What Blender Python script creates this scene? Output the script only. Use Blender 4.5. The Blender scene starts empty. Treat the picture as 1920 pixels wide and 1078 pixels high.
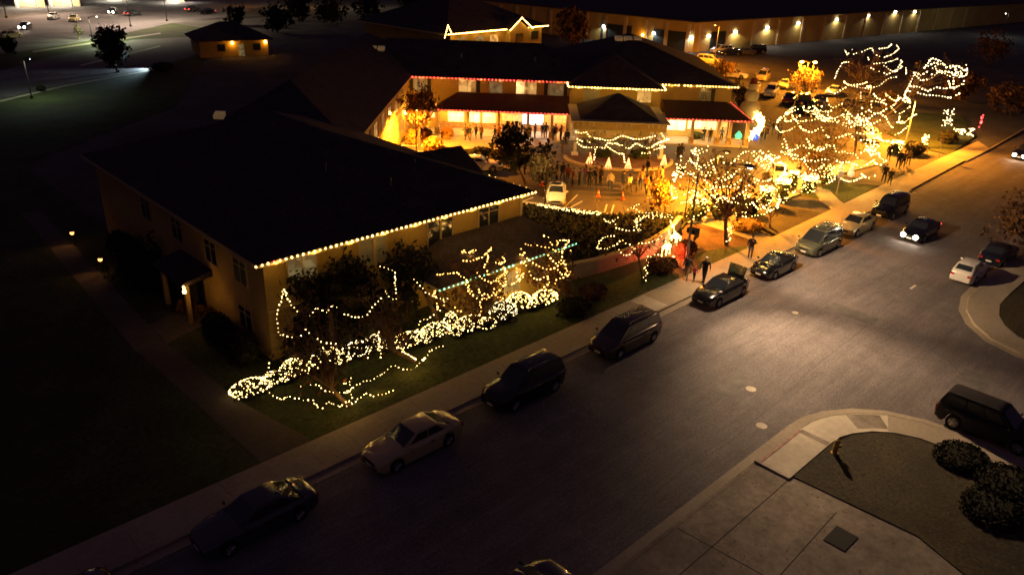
import bpy, bmesh, math, random
from mathutils import Vector, Matrix
random.seed(7)
S2 = math.sqrt(0.5)
sc = bpy.context.scene
COL = sc.collection
R = math.radians
# ------------------------------------------------------------------ survey frame (drone camera)
FPX, PITCH, ROLL, YAW, HC = 1460.0, R(24.5), R(2.0), R(44.5), 22.0
fw = Vector((math.sin(YAW) * math.cos(PITCH), math.cos(YAW) * math.cos(PITCH), -math.sin(PITCH)))
rt = Vector((math.cos(YAW), -math.sin(YAW), 0))
up0 = rt.cross(fw)
rt2 = rt * math.cos(ROLL) + up0 * math.sin(ROLL)
up2 = -rt * math.sin(ROLL) + up0 * math.cos(ROLL)
CAM = Vector((0, 0, HC))

def ray(x, y):
    return fw * FPX + rt2 * (x - 960) + up2 * (539 - y)
def Q(x, y, z=0.0):
    d = ray(x, y); return CAM + d * ((z - HC) / d.z)
def onplane(x, y, p0, n):
    d = ray(x, y); return CAM + d * ((Vector(p0) - CAM).dot(n) / d.dot(n))
def Bf(x, y, z=0.0):
    return Vector(((x + y) * S2, (y - x) * S2, z))
def toB(p):
    return ((p[0] - p[1]) * S2, (p[0] + p[1]) * S2)

# ------------------------------------------------------------------ mesh helpers
class MB:
    def __init__(s): s.v = []; s.f = []; s.m = []
    def quad(s, pts, mi=0):
        n = len(s.v); s.v += [tuple(p) for p in pts]; s.f.append(tuple(range(n, n + len(pts)))); s.m.append(mi)
    def hexa(s, b, t, mi=0):
        n = len(s.v); s.v += [tuple(p) for p in b] + [tuple(p) for p in t]
        k = len(b)
        s.f.append(tuple(n + i for i in reversed(range(k)))); s.f.append(tuple(n + k + i for i in range(k)))
        s.m += [mi, mi]
        for i in range(k):
            j = (i + 1) % k
            s.f.append((n + i, n + j, n + k + j, n + k + i)); s.m.append(mi)
    def box(s, x0, x1, y0, y1, z0, z1, mi=0):
        s.hexa([(x0, y0, z0), (x1, y0, z0), (x1, y1, z0), (x0, y1, z0)], [(x0, y0, z1), (x1, y0, z1), (x1, y1, z1), (x0, y1, z1)], mi)
    def boxB(s, x0, x1, y0, y1, z0, z1, mi=0):
        b = [Bf(x0, y0, z0), Bf(x1, y0, z0), Bf(x1, y1, z0), Bf(x0, y1, z0)]
        s.hexa(b, [(p[0], p[1], z1) for p in b], mi)
    def prism(s, poly, z0, z1, mi=0):
        s.hexa([(p[0], p[1], z0) for p in poly], [(p[0], p[1], z1) for p in poly], mi)
    def tube(s, a, b, ra, rb=None, n=7, mi=0, cap=True):
        a = Vector(a); b = Vector(b); rb = ra if rb is None else rb
        d = (b - a)
        if d.length < 1e-6: return
        d.normalize(); u = d.orthogonal().normalized(); w = d.cross(u)
        k = len(s.v)
        for c, r in ((a, ra), (b, rb)):
            for i in range(n):
                t = 2 * math.pi * i / n
                s.v.append(tuple(c + u * (r * math.cos(t)) + w * (r * math.sin(t))))
        for i in range(n):
            j = (i + 1) % n
            s.f.append((k + i, k + j, k + n + j, k + n + i)); s.m.append(mi)
        if cap:
            s.f.append(tuple(k + i for i in reversed(range(n)))); s.f.append(tuple(k + n + i for i in range(n))); s.m += [mi, mi]
    def path(s, pts, r, n=6, mi=0):
        for i in range(len(pts) - 1):
            s.tube(pts[i], pts[i + 1], r if not isinstance(r, (list, tuple)) else r[i], r if not isinstance(r, (list, tuple)) else r[i + 1], n, mi)
    def ball(s, c, r, n=8, m=6, mi=0, sc=(1, 1, 1)):
        k = len(s.v); c = Vector(c)
        s.v.append((c.x, c.y, c.z + r * sc[2]))
        for i in range(1, m):
            ph = math.pi * i / m
            for j in range(n):
                t = 2 * math.pi * j / n
                s.v.append((c.x + r * sc[0] * math.sin(ph) * math.cos(t), c.y + r * sc[1] * math.sin(ph) * math.sin(t), c.z + r * sc[2] * math.cos(ph)))
        s.v.append((c.x, c.y, c.z - r * sc[2]))
        for j in range(n):
            jj = (j + 1) % n
            s.f.append((k, k + 1 + j, k + 1 + jj)); s.m.append(mi)
            for i in range(m - 2):
                a = k + 1 + i * n
                s.f.append((a + j, a + n + j, a + n + jj, a + jj)); s.m.append(mi)
            a = k + 1 + (m - 2) * n
            s.f.append((a + j, len(s.v) - 1, a + jj)); s.m.append(mi)
    def mesh(s, name, mats, smooth=False):
        me = bpy.data.meshes.new(name); me.from_pydata(s.v, [], s.f)
        for m in (mats if isinstance(mats, (list, tuple)) else [mats]): me.materials.append(m)
        if len(set(s.m)) > 1: me.polygons.foreach_set('material_index', s.m)
        if smooth: me.polygons.foreach_set('use_smooth', [True] * len(me.polygons))
        me.update(); return me
    def build(s, name, mats, parent=None, smooth=False):
        o = bpy.data.objects.new(name, s.mesh(name, mats, smooth)); COL.objects.link(o)
        if parent: o.parent = parent
        return o

def tag(o, label=None, cat=None, group=None, kind=None):
    if label: o['label'] = label
    if cat: o['category'] = cat
    if group: o['group'] = group
    if kind: o['kind'] = kind
    return o
def empty(name, loc=(0, 0, 0), rz=0.0, label=None, cat=None, group=None):
    o = bpy.data.objects.new(name, None); COL.objects.link(o); o.empty_display_size = .3
    o.location = loc; o.rotation_euler = (0, 0, rz)
    return tag(o, label, cat, group)
def kids(o): return [c for c in COL.objects if c.parent == o]
CH = {}
def copy_tree(o, parent=None):
    c = o.copy(); COL.objects.link(c); c.parent = parent
    for ch in CH.get(o.name, []):
        copy_tree(ch, c)
    return c
def reg(root):            # remember the children of a prototype
    def rec(o):
        CH[o.name] = list(o.children)
        for k in o.children: rec(k)
    bpy.context.view_layer.update(); rec(root)
def struct(o): o['kind'] = 'structure'; return o
def smooth_angle(o, a=35):
    me = o.data
    bm = bmesh.new(); bm.from_mesh(me)
    for f in bm.faces: f.smooth = True
    for e in bm.edges:
        if len(e.link_faces) == 2 and e.calc_face_angle(0) > R(a): e.smooth = False
    bm.to_mesh(me); bm.free()

# ------------------------------------------------------------------ materials
def mat(name, col, rough=.8, metal=0., spec=.3, noise=None, bump=0., emit=None, estr=0., coat=0., sample=True, evar=None):
    m = bpy.data.materials.new(name); m.use_nodes = True
    nt = m.node_tree; b = nt.nodes['Principled BSDF']
    b.inputs['Base Color'].default_value = (*col, 1); b.inputs['Roughness'].default_value = rough
    b.inputs['Metallic'].default_value = metal; b.inputs['Specular IOR Level'].default_value = spec
    b.inputs['Coat Weight'].default_value = coat
    if emit:
        b.inputs['Emission Color'].default_value = (*emit, 1); b.inputs['Emission Strength'].default_value = estr
        if not sample: m.cycles.emission_sampling = 'NONE'
        if evar:     # curtains, furniture and uneven room light behind the glass
            tc = nt.nodes.new('ShaderNodeTexCoord'); vo = nt.nodes.new('ShaderNodeTexVoronoi'); vo.inputs['Scale'].default_value = evar; vo.distance = 'CHEBYCHEV'
            mr = nt.nodes.new('ShaderNodeMapRange'); mr.inputs['To Min'].default_value = estr * .25; mr.inputs['To Max'].default_value = estr * 1.7
            sep = nt.nodes.new('ShaderNodeSeparateColor'); nt.links.new(tc.outputs['Object'], vo.inputs['Vector']); nt.links.new(vo.outputs['Color'], sep.inputs[0])
            nt.links.new(sep.outputs[0], mr.inputs['Value']); nt.links.new(mr.outputs[0], b.inputs['Emission Strength'])
    if noise:      # list of (scale, amount) layers
        tc = nt.nodes.new('ShaderNodeTexCoord'); prev = None
        for sca, amt in noise:
            t = nt.nodes.new('ShaderNodeTexNoise'); t.inputs['Scale'].default_value = sca if not isinstance(sca, tuple) else 1; t.inputs['Detail'].default_value = 3
            if isinstance(sca, tuple):
                mp = nt.nodes.new('ShaderNodeMapping'); mp.inputs['Scale'].default_value = (sca[0], sca[1], 1); nt.links.new(tc.outputs['Object'], mp.inputs[0]); nt.links.new(mp.outputs[0], t.inputs['Vector']); t.inputs['Scale'].default_value = 1
            else: nt.links.new(tc.outputs['Object'], t.inputs['Vector'])
            mr = nt.nodes.new('ShaderNodeMapRange'); mr.inputs['From Min'].default_value = .3; mr.inputs['From Max'].default_value = .7
            mr.inputs['To Min'].default_value = 1 - amt; mr.inputs['To Max'].default_value = 1 + amt
            nt.links.new(t.outputs['Fac'], mr.inputs['Value'])
            if prev is None: prev = mr.outputs[0]
            else:
                mm = nt.nodes.new('ShaderNodeMath'); mm.operation = 'MULTIPLY'
                nt.links.new(prev, mm.inputs[0]); nt.links.new(mr.outputs[0], mm.inputs[1]); prev = mm.outputs[0]
        mx = nt.nodes.new('ShaderNodeVectorMath'); mx.operation = 'SCALE'; mx.inputs[0].default_value = col
        nt.links.new(prev, mx.inputs['Scale']); nt.links.new(mx.outputs[0], b.inputs['Base Color'])
        if bump:
            bp = nt.nodes.new('ShaderNodeBump'); bp.inputs['Strength'].default_value = bump; bp.inputs['Distance'].default_value = .03
            nt.links.new(prev, bp.inputs['Height']); nt.links.new(bp.outputs[0], b.inputs['Normal'])
    return m
M = {}
M['ground'] = mat('ground', (.09, .08, .07), .95, noise=[(.15, .3), (6, .4), (40, .3)])
M['asphalt'] = mat('asphalt', (.14, .124, .126), .85, noise=[(.12, .2), (.9, .12), ((.05, .9), .16), ((.4, 6), .1), (7, .2), (24, .45)], bump=.25)
M['lot'] = mat('lot_asphalt', (.085, .07, .05), .85, noise=[(.2, .25), (20, .35)], bump=.2)
M['concrete'] = mat('concrete', (.34, .29, .215), .85, noise=[(.3, .15), (5, .1), (45, .22)], bump=.15)
M['concrete2'] = mat('new_concrete', (.56, .5, .39), .85, noise=[(.5, .15), (3, .1), (45, .2)], bump=.1)
M['slab'] = mat('slab_concrete', (.27, .23, .18), .9, noise=[(.25, .3), (1.3, .2), (4, .15), (45, .3)], bump=.15)
M['redkerb'] = mat('red_kerb_paint', (.42, .24, .19), .8, noise=[(3, .3), (20, .3)])
M['dimwalk'] = mat('dimmed_walk_concrete', (.1, .085, .07), .9, noise=[(.3, .2), (5, .15), (45, .25)], bump=.15)  # concrete colour darkened to carry the dimness of the unlit side paths
M['grass'] = mat('grass', (.05, .062, .018), .95, noise=[(.35, .3), (5, .4), (35, .5)], bump=.6)
M['dry'] = mat('dry_lawn', (.052, .042, .022), .95, noise=[(.5, .3), (7, .45), (40, .5)], bump=.6)
M['mulch'] = mat('mulch', (.11, .05, .025), .95, noise=[(1, .3), (14, .5)], bump=.6)
M['roof'] = mat('dark_shingle', (.055, .042, .045), .95, noise=[(1, .25), (5, .25), (14, .4)], bump=.3)
M['proof'] = mat('porch_tile', (.05, .02, .014), .9, noise=[(1, .2), (12, .4)], bump=.3)
M['stucco'] = mat('stucco', (.45, .31, .085), .9, noise=[(.4, .12), (9, .12)], bump=.15)
M['trim'] = mat('cream_trim', (.52, .4, .2), .7)
M['stone'] = mat('stone_veneer', (.28, .18, .08), .9, noise=[(3, .4), (14, .3)], bump=.6)
M['white'] = mat('white_trim', (.7, .68, .62), .6)
M['glassdark'] = mat('dark_glass', (.02, .025, .03), .08, spec=.8)
M['shutter'] = mat('dark_shutter', (.03, .035, .03), .7)
M['winwarm'] = mat('warm_lit_window', (.4, .3, .15), .5, emit=(1, .55, .15), estr=.5, evar=1.6)
M['windim'] = mat('dim_lit_window', (.2, .17, .1), .3, emit=(.8, .6, .25), estr=.14, evar=2.2)
M['winbright'] = mat('bright_lit_window', (.7, .6, .5), .5, emit=(1, .56, .2), estr=1.8, evar=1.1)
M['winwhite'] = mat('white_lit_doorway', (.7, .7, .75), .5, emit=(.85, .9, 1), estr=1.3)
M['blind'] = mat('pale_blind', (.35, .36, .28), .6, noise=[(3, .1)])
M['skyl'] = mat('lit_skylight', (.6, .45, .25), .4, emit=(1, .6, .25), estr=.075)
M['metal'] = mat('grey_metal', (.2, .2, .19), .45, metal=.8)
M['polemetal'] = mat('galvanised_pole', (.33, .34, .33), .55, metal=.3)
M['darkmetal'] = mat('bronze_metal', (.04, .032, .026), .5, metal=.4)
M['wire'] = mat('green_wire', (.01, .02, .01), .8)
def bulbmat(n, c, s): return mat(n, (.8, .7, .5), .4, emit=c, estr=s, sample=False)
M['bw'] = bulbmat('warm_bulb', (1, .6, .14), 24)
M['bw2'] = bulbmat('warm_mini_bulb', (1, .66, .22), 17)
M['bo'] = bulbmat('amber_mini_bulb', (1, .48, .1), 17)
M['bc'] = bulbmat('cool_mini_bulb', (1, .74, .34), 13)
M['br'] = bulbmat('red_bulb', (1, .035, .04), 20)
M['bg'] = bulbmat('green_bulb', (.22, 1, .6), 8)
M['pathlens'] = mat('amber_path_lens', (.9, .5, .2), .4, emit=(1, .36, .06), estr=9, sample=False)
M['sodium'] = mat('sodium_lens', (.9, .6, .3), .4, emit=(1, .5, .1), estr=25, sample=False)
M['ledw'] = mat('white_lens', (.9, .9, .9), .4, emit=(1, .93, .8), estr=25, sample=False)
M['ledb'] = mat('cool_lens', (.9, .9, .9), .4, emit=(.75, .85, 1), estr=25, sample=False)
M['head'] = mat('headlight_on', (.9, .9, .9), .2, emit=(1, .85, .62), estr=60, sample=False)
M['headoff'] = mat('headlight_glass', (.5, .5, .5), .1, spec=.8)
M['tail'] = mat('tail_lens', (.35, .02, .015), .2, spec=.7)
M['tailon'] = mat('tail_lens_on', (.5, .02, .015), .2, emit=(1, .05, .03), estr=8, sample=False)
M['rubber'] = mat('tyre_rubber', (.012, .012, .012), .85)
M['rim'] = mat('alloy_rim', (.5, .5, .5), .3, metal=.9)
M['under'] = mat('black_plastic', (.01, .01, .01), .8)
M['plate'] = mat('licence_plate', (.6, .6, .58), .5)
M['plateink'] = mat('plate_ink', (.03, .04, .12), .6)
M['bark'] = mat('bark', (.12, .08, .05), .95, noise=[(4, .3), (20, .3)], bump=.5)
M['barkl'] = mat('pale_bark', (.26, .19, .12), .95, noise=[(4, .3), (20, .3)], bump=.5)
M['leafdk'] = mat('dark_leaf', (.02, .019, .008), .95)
M['leafbr'] = mat('brown_leaf', (.13, .06, .022), .85, noise=[(.8, .35)])
M['leafgr'] = mat('green_leaf', (.045, .055, .012), .8, noise=[(.8, .35)])
M['leafor'] = mat('amber_leaf', (.3, .16, .03), .8, noise=[(.8, .35)])
M['cone'] = mat('cone_orange', (.85, .13, .03), .6)
M['skin'] = mat('skin', (.5, .3, .2), .6)
M['hairm'] = mat('dark_hair', (.02, .014, .01), .7)
M['shoe'] = mat('shoes', (.03, .03, .03), .7)
def cloth(n, c): M[n] = mat(n, c, .9, noise=[(30, .15)])
for n, c in dict(navy=(.02, .025, .05), black=(.012, .012, .014), grey=(.09, .09, .1), brown=(.08, .045, .025), cream=(.6, .52, .33), white_cloth=(.6, .58, .55), orange_cloth=(.7, .28, .06), pink=(.6, .12, .15), teal=(.03, .13, .13), red=(.16, .03, .02), denim=(.05, .07, .13), tan=(.3, .2, .1), purple=(.12, .04, .12), olive=(.07, .07, .03)).items(): cloth(n, c)
def paint(n, c, rough=.22, metal=.35): M[n] = mat(n, c, rough, metal=metal, spec=.5, coat=.8); M[n].node_tree.nodes['Principled BSDF'].inputs['Coat Roughness'].default_value = .06
for n, c in dict(p_black=(.008, .008, .009), p_silver=(.52, .41, .19), p_white=(.75, .72, .66), p_grey=(.1, .1, .1), p_green=(.12, .13, .09), p_brown=(.06, .035, .025), p_navy=(.012, .016, .03), p_pearl=(.75, .72, .64), p_red=(.2, .02, .015), p_slate=(.05, .055, .06)).items(): paint(n, c, metal=0.1 if n in ('p_white', 'p_pearl', 'p_silver') else .35)  # silver is tinted gold in place of the warm string light

M['p_dull'] = mat('dull_dark_paint', (.02, .017, .02), .6)
LIGHTS = []
def light(kind, loc, power, col=(1, .6, .25), r=.1, rot=None, size=None, target=None, cone=None, blend=.5):
    l = bpy.data.lights.new('lamp_light', kind); l.energy = power * (1.35 if col[1] < .43 and power > 300 else 1.25 if col == WARM else 1); l.color = col
    if kind == 'AREA': l.size = size or .3
    else: l.shadow_soft_size = r
    if kind == 'SPOT': l.spot_size = cone or R(120); l.spot_blend = blend
    o = bpy.data.objects.new('lamp_light', l); COL.objects.link(o); o.location = loc
    if target is not None:
        d = Vector(target) - Vector(loc); o.rotation_euler = d.to_track_quat('-Z', 'Y').to_euler()
    return o
WARM = (1, .52, .1); SOD = (1, .4, .02); STREET = (1, .78, .5)

# ------------------------------------------------------------------ ground, streets, walks
def poly_obj(name, poly, z0, z1, m, parent=None):
    b = MB(); b.prism(poly, z0, z1); return b.build(name, m, parent)
def sheet(name, poly, z, m):
    b = MB(); b.quad([(p[0], p[1], z) for p in poly]); return b.build(name, m)
def xy(p): return (p[0], p[1])
struct(sheet('ground', [(-600, -600), (1500, -600), (1500, 1500), (-600, 1500)], -.06, M['ground']))
struct(sheet('street_asphalt', [(-60, 13.1), (260, 13.1), (260, 27), (104, 26.35), (70, 25.55), (-60, 25.5)], -.01, M['asphalt']))
nearc = [(33, 13.1), (34.2, 13), (35.4, 12.6), (36.7, 11.8), (37.8, 10.6), (38.5, 9), (38.8, 7), (38.85, 5)]
farc = [(66, 13.1), (60, 13.1), (57, 12.95), (54.6, 12.3), (52.8, 11.3), (51.3, 9.8), (50.6, 8), (50.4, 5)]
struct(sheet('side_street_asphalt', [(38.85, -80), (50.4, -80)] + list(reversed(farc)) + nearc, -.006, M['asphalt']))
# near block: kerb, sidewalk, driveway slab, lawn
def offset_line(line, d):
    out = []
    for i, p in enumerate(line):
        a = Vector(line[max(i - 1, 0)]); c = Vector(line[min(i + 1, len(line) - 1)])
        t = (c - a).normalized(); out.append((p[0] + t.y * d, p[1] - t.x * d))
    return out
def strip(name, line, d0, d1, z0, z1, m, parent=None):
    b = MB(); l0 = offset_line(line, d0); l1 = offset_line(line, d1)
    for i in range(len(line) - 1):
        b.prism([l0[i], l0[i + 1], l1[i + 1], l1[i]], z0, z1)
    return b.build(name, m, parent)
kn = [(-60, 13.1), (0, 13.1), (20, 13.1), (29, 13.1)] + nearc + [(38.85, -80)]
struct(strip('near_gutter', kn, -.45, 0, -.03, .004, M['concrete']))
struct(strip('near_kerb', kn[3:], 0, .18, -.03, .14, M['concrete']))
struct(strip('driveway_lip', kn[:4], 0, .18, -.03, .05, M['slab']))
struct(strip('near_sidewalk', kn[3:9], .18, 1.75, -.03, .13, M['concrete2']))
struct(strip('corner_sidewalk', kn[8:13], .18, 1.75, -.03, .132, M['concrete']))
struct(strip('tactile_pad', [(36.2, 12.2), (36.95, 11.6), (37.5, 11.0)], .3, 1.5, .1, .138, M['slab']))
struct(strip('red_kerb_line', [(29.05, 13.1), (32.9, 13.1)], .18, .3, -.03, .146, M['redkerb']))
b = MB(); b.box(32.7, 33.05, 11.4, 12.85, .1, .136); struct(b.build('sidewalk_patch', M['slab']))
struct(poly_obj('driveway_slab', [(-60, 12.9), (29, 12.9), (29.3, 11.3), (29.6, 6), (28.6, 3.5), (20, -30), (-60, -30)], -.03, .06, M['slab']))
b = MB()
for a, c in (((22.6, 12.9), (24.6, -10)), ((29.2, 11.35), (-10, 11.1)), ((28.5, 8.9), (-10, 7.4)),):
    a = Vector(a); c = Vector(c); n = (c - a).normalized(); n = Vector((-n.y, n.x)) * .02
    b.prism([a - n, c - n, c + n, a + n], .05, .064)
struct(b.build('driveway_joints', M['under']))
struct(poly_obj('near_lawn', [(29.32, 11.36), (33, 11.34), (34.6, 10.95), (35.8, 10.2), (36.6, 9.2), (37.05, 7), (37.1, 5), (37.1, -60), (20.2, -30), (28.62, 3.5), (29.62, 6)], -.03, .10, M['dry']))
b = MB(); b.box(26.5, 27.7, 7.6, 8.5, .05, .09); tag(b.build('utility_cover', M['under']), 'dark rectangular utility cover set in the near driveway slab', 'utility cover')
# far right block
kf = [(260, 13.1), (100, 13.1)] + farc + [(50.4, -80)]
kf = kf[::-1]
struct(strip('far_gutter', kf, -.45, 0, -.03, .004, M['concrete']))
struct(strip('far_kerb', kf, 0, .18, -.03, .14, M['concrete']))
struct(strip('far_sidewalk', kf, .18, 1.9, -.03, .13, M['concrete']))
struct(poly_obj('far_lawn', [(52.4, -80), (52.4, 5), (52.55, 7.4), (53.1, 8.9), (54, 10), (55.4, 10.8), (57.3, 11.2), (60, 11.1), (260, 11.1), (260, -80)], -.03, .1, M['dry']))
# left side: kerb, sidewalk
kl = [(-60, 25.5), (70, 25.55), (80, 25.65)]
struct(strip('street_gutter', [(p[0], p[1]) for p in kl[::-1]], -.45, 0, -.03, .004, M['concrete']))
struct(strip('street_kerb', kl[::-1], 0, .18, -.03, .14, M['concrete']))
struct(strip('street_kerb_beyond', [(150, 28.5), (106, 26.4), (97, 26.25)], 0, .18, -.03, .14, M['concrete']))
struct(poly_obj('sidewalk', [(-60, 25.68), (70, 25.73), (81, 25.9), (96.5, 26.45), (106, 26.6), (109, 28.8), (81, 28.4), (70, 28.1), (56, 27.8), (-60, 27.7)], -.03, .13, M['concrete']))
b = MB()
for u in range(-20, 100, 1):
    if u % 2 == 0: b.box(u, u + .03, 25.7, 27.68, .12, .133)
struct(b.build('sidewalk_joints', M['slab']))
b = MB(); b.box(38.2, 39.6, 25.72, 27.66, .12, .136); struct(b.build('sidewalk_light_slab', M['concrete2']))
struct(poly_obj('front_lawn', [(-60, 27.72), (47, 27.72), (47, 31.5), (37.5, 32.5), (35, 37), (17, 37), (17, 90), (-60, 90)], -.04, .09, M['grass']))
# side path at the left of the building
struct(poly_obj('side_path', [(12.0, 27.7), (14.6, 27.7), (13.6, 33), (13.2, 42), (13.6, 50), (14.4, 70), (13.0, 70), (12.0, 50), (11.6, 42), (11.9, 33)], -.03, .105, M['dimwalk']))
struct(poly_obj('entrance_path', [(13.2, 41.2), (16.9, 42.6), (16.9, 45.6), (13.3, 44.2)], -.03, .11, M['dimwalk']))
# parking court
lotpoly = [Q(*p) for p in [(930, 371), (968, 378), (1120, 402), (1220, 408), (1300, 400), (1380, 388), (1450, 350), (1520, 318), (1600, 305), (1660, 290)]]
lp = [xy(p) for p in lotpoly]
lp += [(96.5, 31.5), (104, 40), (150, 60), (170, 110), (130, 160), (60, 120), (30, 70), (36, 50)]
struct(sheet('parking_court', lp, -.02, M['lot']))
struct(sheet('driveway_entrance', [(80, 25.7), (97, 26.25), (99.5, 33), (97.5, 36), (82, 34), (78, 28.5)], -.004, M['lot']))
def ribbon(name, px, w, z, m):
    line = [xy(Q(*p)) for p in px]
    return struct(strip(name, line, -w / 2, w / 2, -.03, z, m))
ribbon('lot_walk', [(925, 362), (968, 384), (1040, 394), (1130, 408), (1230, 414), (1300, 412), (1350, 424), (1400, 440), (1440, 455)], 2.0, .12, M['concrete'])
ribbon('entry_walk', [(1585, 397), (1556, 378), (1540, 360), (1500, 352)], 1.8, .12, M['concrete'])
ribbon('lot_kerb_walk', [(1440, 375), (1490, 356), (1560, 322), (1630, 305)], 2.2, .11, M['concrete'])
struct(poly_obj('planting_bed', [(47.1, 27.75), (56, 27.85), (58.5, 31), (53, 34.5), (47.1, 32.8)], -.03, .1, M['mulch']))
struct(poly_obj('verge_lawn', [(45.5, 27.74), (54.2, 27.82), (50, 29.6), (45.5, 29.6)], -.03, .115, M['grass']))
struct(poly_obj('verge_lawn_beyond', [(57.5, 27.9), (66, 28.1), (65.5, 31.5), (60, 33.6)], -.03, .115, M['dry']))
struct(poly_obj('corner_lawn', [(70, 28.2), (79, 28.5), (76, 32.5), (70, 32.5)], -.03, .115, M['grass']))
struct(poly_obj('island_lawn', [(98.8, 28.6), (112, 30), (125, 36), (120, 42), (104, 38), (99.5, 33)], -.03, .115, M['grass']))
struct(poly_obj('slope_bed', [(37.6, 38), (38, 32.6), (51.5, 33.2), (56.5, 35.2), (50, 39.6), (46.2, 46.3)], -.03, .3, M['leafdk']))
struct(poly_obj('court_apron', [xy(Bf(-13.6, 85.2)), xy(Bf(-2, 84.6)), xy(Bf(2.5, 87.2)), xy(Bf(4.6, 90.2)), xy(Bf(-13.6, 90.2))], -.03, .1, M['concrete']))
# parking stripes
stripe = mat('stripe_paint', (.6, .55, .45), .8, noise=[(9, .3)])
b = MB()
for a, c in (((1055, 392), (1083, 365)), ((1064, 392), (1092, 377)), ((1133, 400), (1138, 383)), ((1146, 400), (1151, 384)), ((978, 378), (1000, 370)), ((1213, 371), (1222, 370)), ((1020, 372), (1045, 350))):
    a = Q(*a); c = Q(*c); n = (c - a).normalized(); n = Vector((-n.y, n.x, 0)) * .06
    b.quad([a - n, c - n, c + n, a + n])
o = b.build('parking_stripes', stripe); o.location.z = -.012; struct(o)
tar = mat('tar_seam', (.075, .07, .067), .7, noise=[(6, .3)]); patch = mat('asphalt_patch', (.128, .12, .115), .85, noise=[(1.5, .2), (24, .45)])
rr_ = random.Random(21); b = MB()
for (u, v, du, dv, n) in ((20, 14.2, 3.0, .15, 9), (26, 22.6, 3.4, -.05, 8), (44, 13.0, .3, 1.1, 5), (36, 19.4, 3.2, .02, 9), (50, 6, -.9, 1.2, 7), (55, 16.8, 3, .1, 9), (12, 18.5, 2.8, .05, 8), (26, 14, .15, 1.1, 4), (41, 4, .9, 1.1, 7)):
    p0 = Vector((u, v))
    for k in range(n):
        p1_ = p0 + Vector((du + rr_.gauss(0, .35), dv + rr_.gauss(0, .35))); d = (p1_ - p0).normalized(); nn = Vector((-d.y, d.x)) * rr_.uniform(.008, .024)
        b.quad([(p0.x - nn.x, p0.y - nn.y, -.002), (p1_.x - nn.x, p1_.y - nn.y, -.002), (p1_.x + nn.x, p1_.y + nn.y, -.002), (p0.x + nn.x, p0.y + nn.y, -.002)]); p0 = p1_
struct(b.build('road_cracks', tar))
b = MB()
for (u, v, a_, c_) in ((33, 17, 2.6, 1.1), (47.5, 15.6, 1.4, 3.2), (23, 20.5, 3.4, .9), (61, 21.5, 4, .8), (44, 8, 2.2, 1.6)):
    b.quad([(u, v, -.0045), (u + a_, v + .05, -.0045), (u + a_, v + c_, -.0045), (u - .05, v + c_, -.0045)])
struct(b.build('road_patches', patch))
# manholes and road specks
for i, p in enumerate([(1408, 729), (1428, 798), (1491, 586)]):
    b = MB(); b.tube((0, 0, -.02), (0, 0, .006), .28 if i < 2 else .2, n=20)
    o = b.build('manhole_cover', M['concrete2']); o.location = Q(*p)
    tag(o, ['pale round cover in the road above the corner sidewalk', 'pale round cover in the road closest to the kerb corner', 'small pale cover in the road middle, farthest of the three'][i], 'manhole cover', 'pale round covers in the road')
b = MB(); p = Q(1712, 538); b.prism([(p.x - .5, p.y - .08), (p.x + .5, p.y - .08), (p.x + .5, p.y + .08), (p.x - .5, p.y + .08)], -.009, -.002)
struct(b.build('road_marking', stripe))

ll = MB(); rl = random.Random(77)
def litter(n, u0, u1, v0, v1, z, s0=.03):
    for i in range(n):
        p = Vector((rl.uniform(u0, u1), rl.uniform(v0, v1), z + rl.uniform(.004, .02))); a = rl.uniform(0, 6.3); s = rl.uniform(s0, s0 * 2.2)
        d = Vector((math.cos(a), math.sin(a), rl.uniform(-.2, .2))) * s; e = Vector((-math.sin(a), math.cos(a), 0)) * s * .6
        ll.quad([p - d, p - e, p + d, p + e])
litter(500, 29.5, 37, -2, 11.2, .1); litter(260, 20, 29, 2, 12.8, .06); litter(120, 20, 33, 12.5, 13.1, .0); litter(400, 5, 75, 24.9, 25.5, .0); litter(500, 10, 75, 27.9, 31, .1); litter(160, 10, 70, 25.7, 27.6, .13); litter(200, 20, 80, 13.5, 25, 0)
tag(ll.build('leaf_litter', M['leafbr']), 'brown fallen leaves scattered along the kerbs and lawns', 'fallen leaves', kind='stuff')
# ------------------------------------------------------------------ strings of bulbs
def bulb_mesh(r, m):
    bm = bmesh.new(); bmesh.ops.create_icosphere(bm, subdivisions=1, radius=r)
    me = bpy.data.meshes.new('bulb'); bm.to_mesh(me); bm.free(); me.materials.append(m)
    me.polygons.foreach_set('use_smooth', [True] * len(me.polygons)); return me
_bm = {}
def put_bulbs(root, pts, m, r, vary=.3, limit=100, single=False):
    """each bulb is a part; past the limit the rest are one part"""
    d = lambda p: (Vector(p) - CAM).length
    pts = sorted(pts, key=d) if len(pts) > limit else pts
    own, rest = (pts[:limit], pts[limit:])
    for p in own:
        s = round(r * (1 + random.uniform(-vary, vary)), 3)
        key = (m.name, s)
        if key not in _bm: _bm[key] = bulb_mesh(s, m)
        o = bpy.data.objects.new('bulb', _bm[key]); COL.objects.link(o); o.location = p; o.parent = root
    if rest:
        b = MB()
        for p in rest: b.ball(p, r * (1 + random.uniform(-vary, vary)), 5, 4)
        tag(b.build('bulbs', m, root), kind='stuff')
def resample(pts, step):
    out = []; carry = 0.
    for a, c in zip(pts[:-1], pts[1:]):
        a = Vector(a); c = Vector(c); L = (c - a).length
        if L < 1e-6: continue
        t = carry
        while t < L:
            out.append(a + (c - a) * (t / L)); t += step
        carry = t - L
    return out
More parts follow.
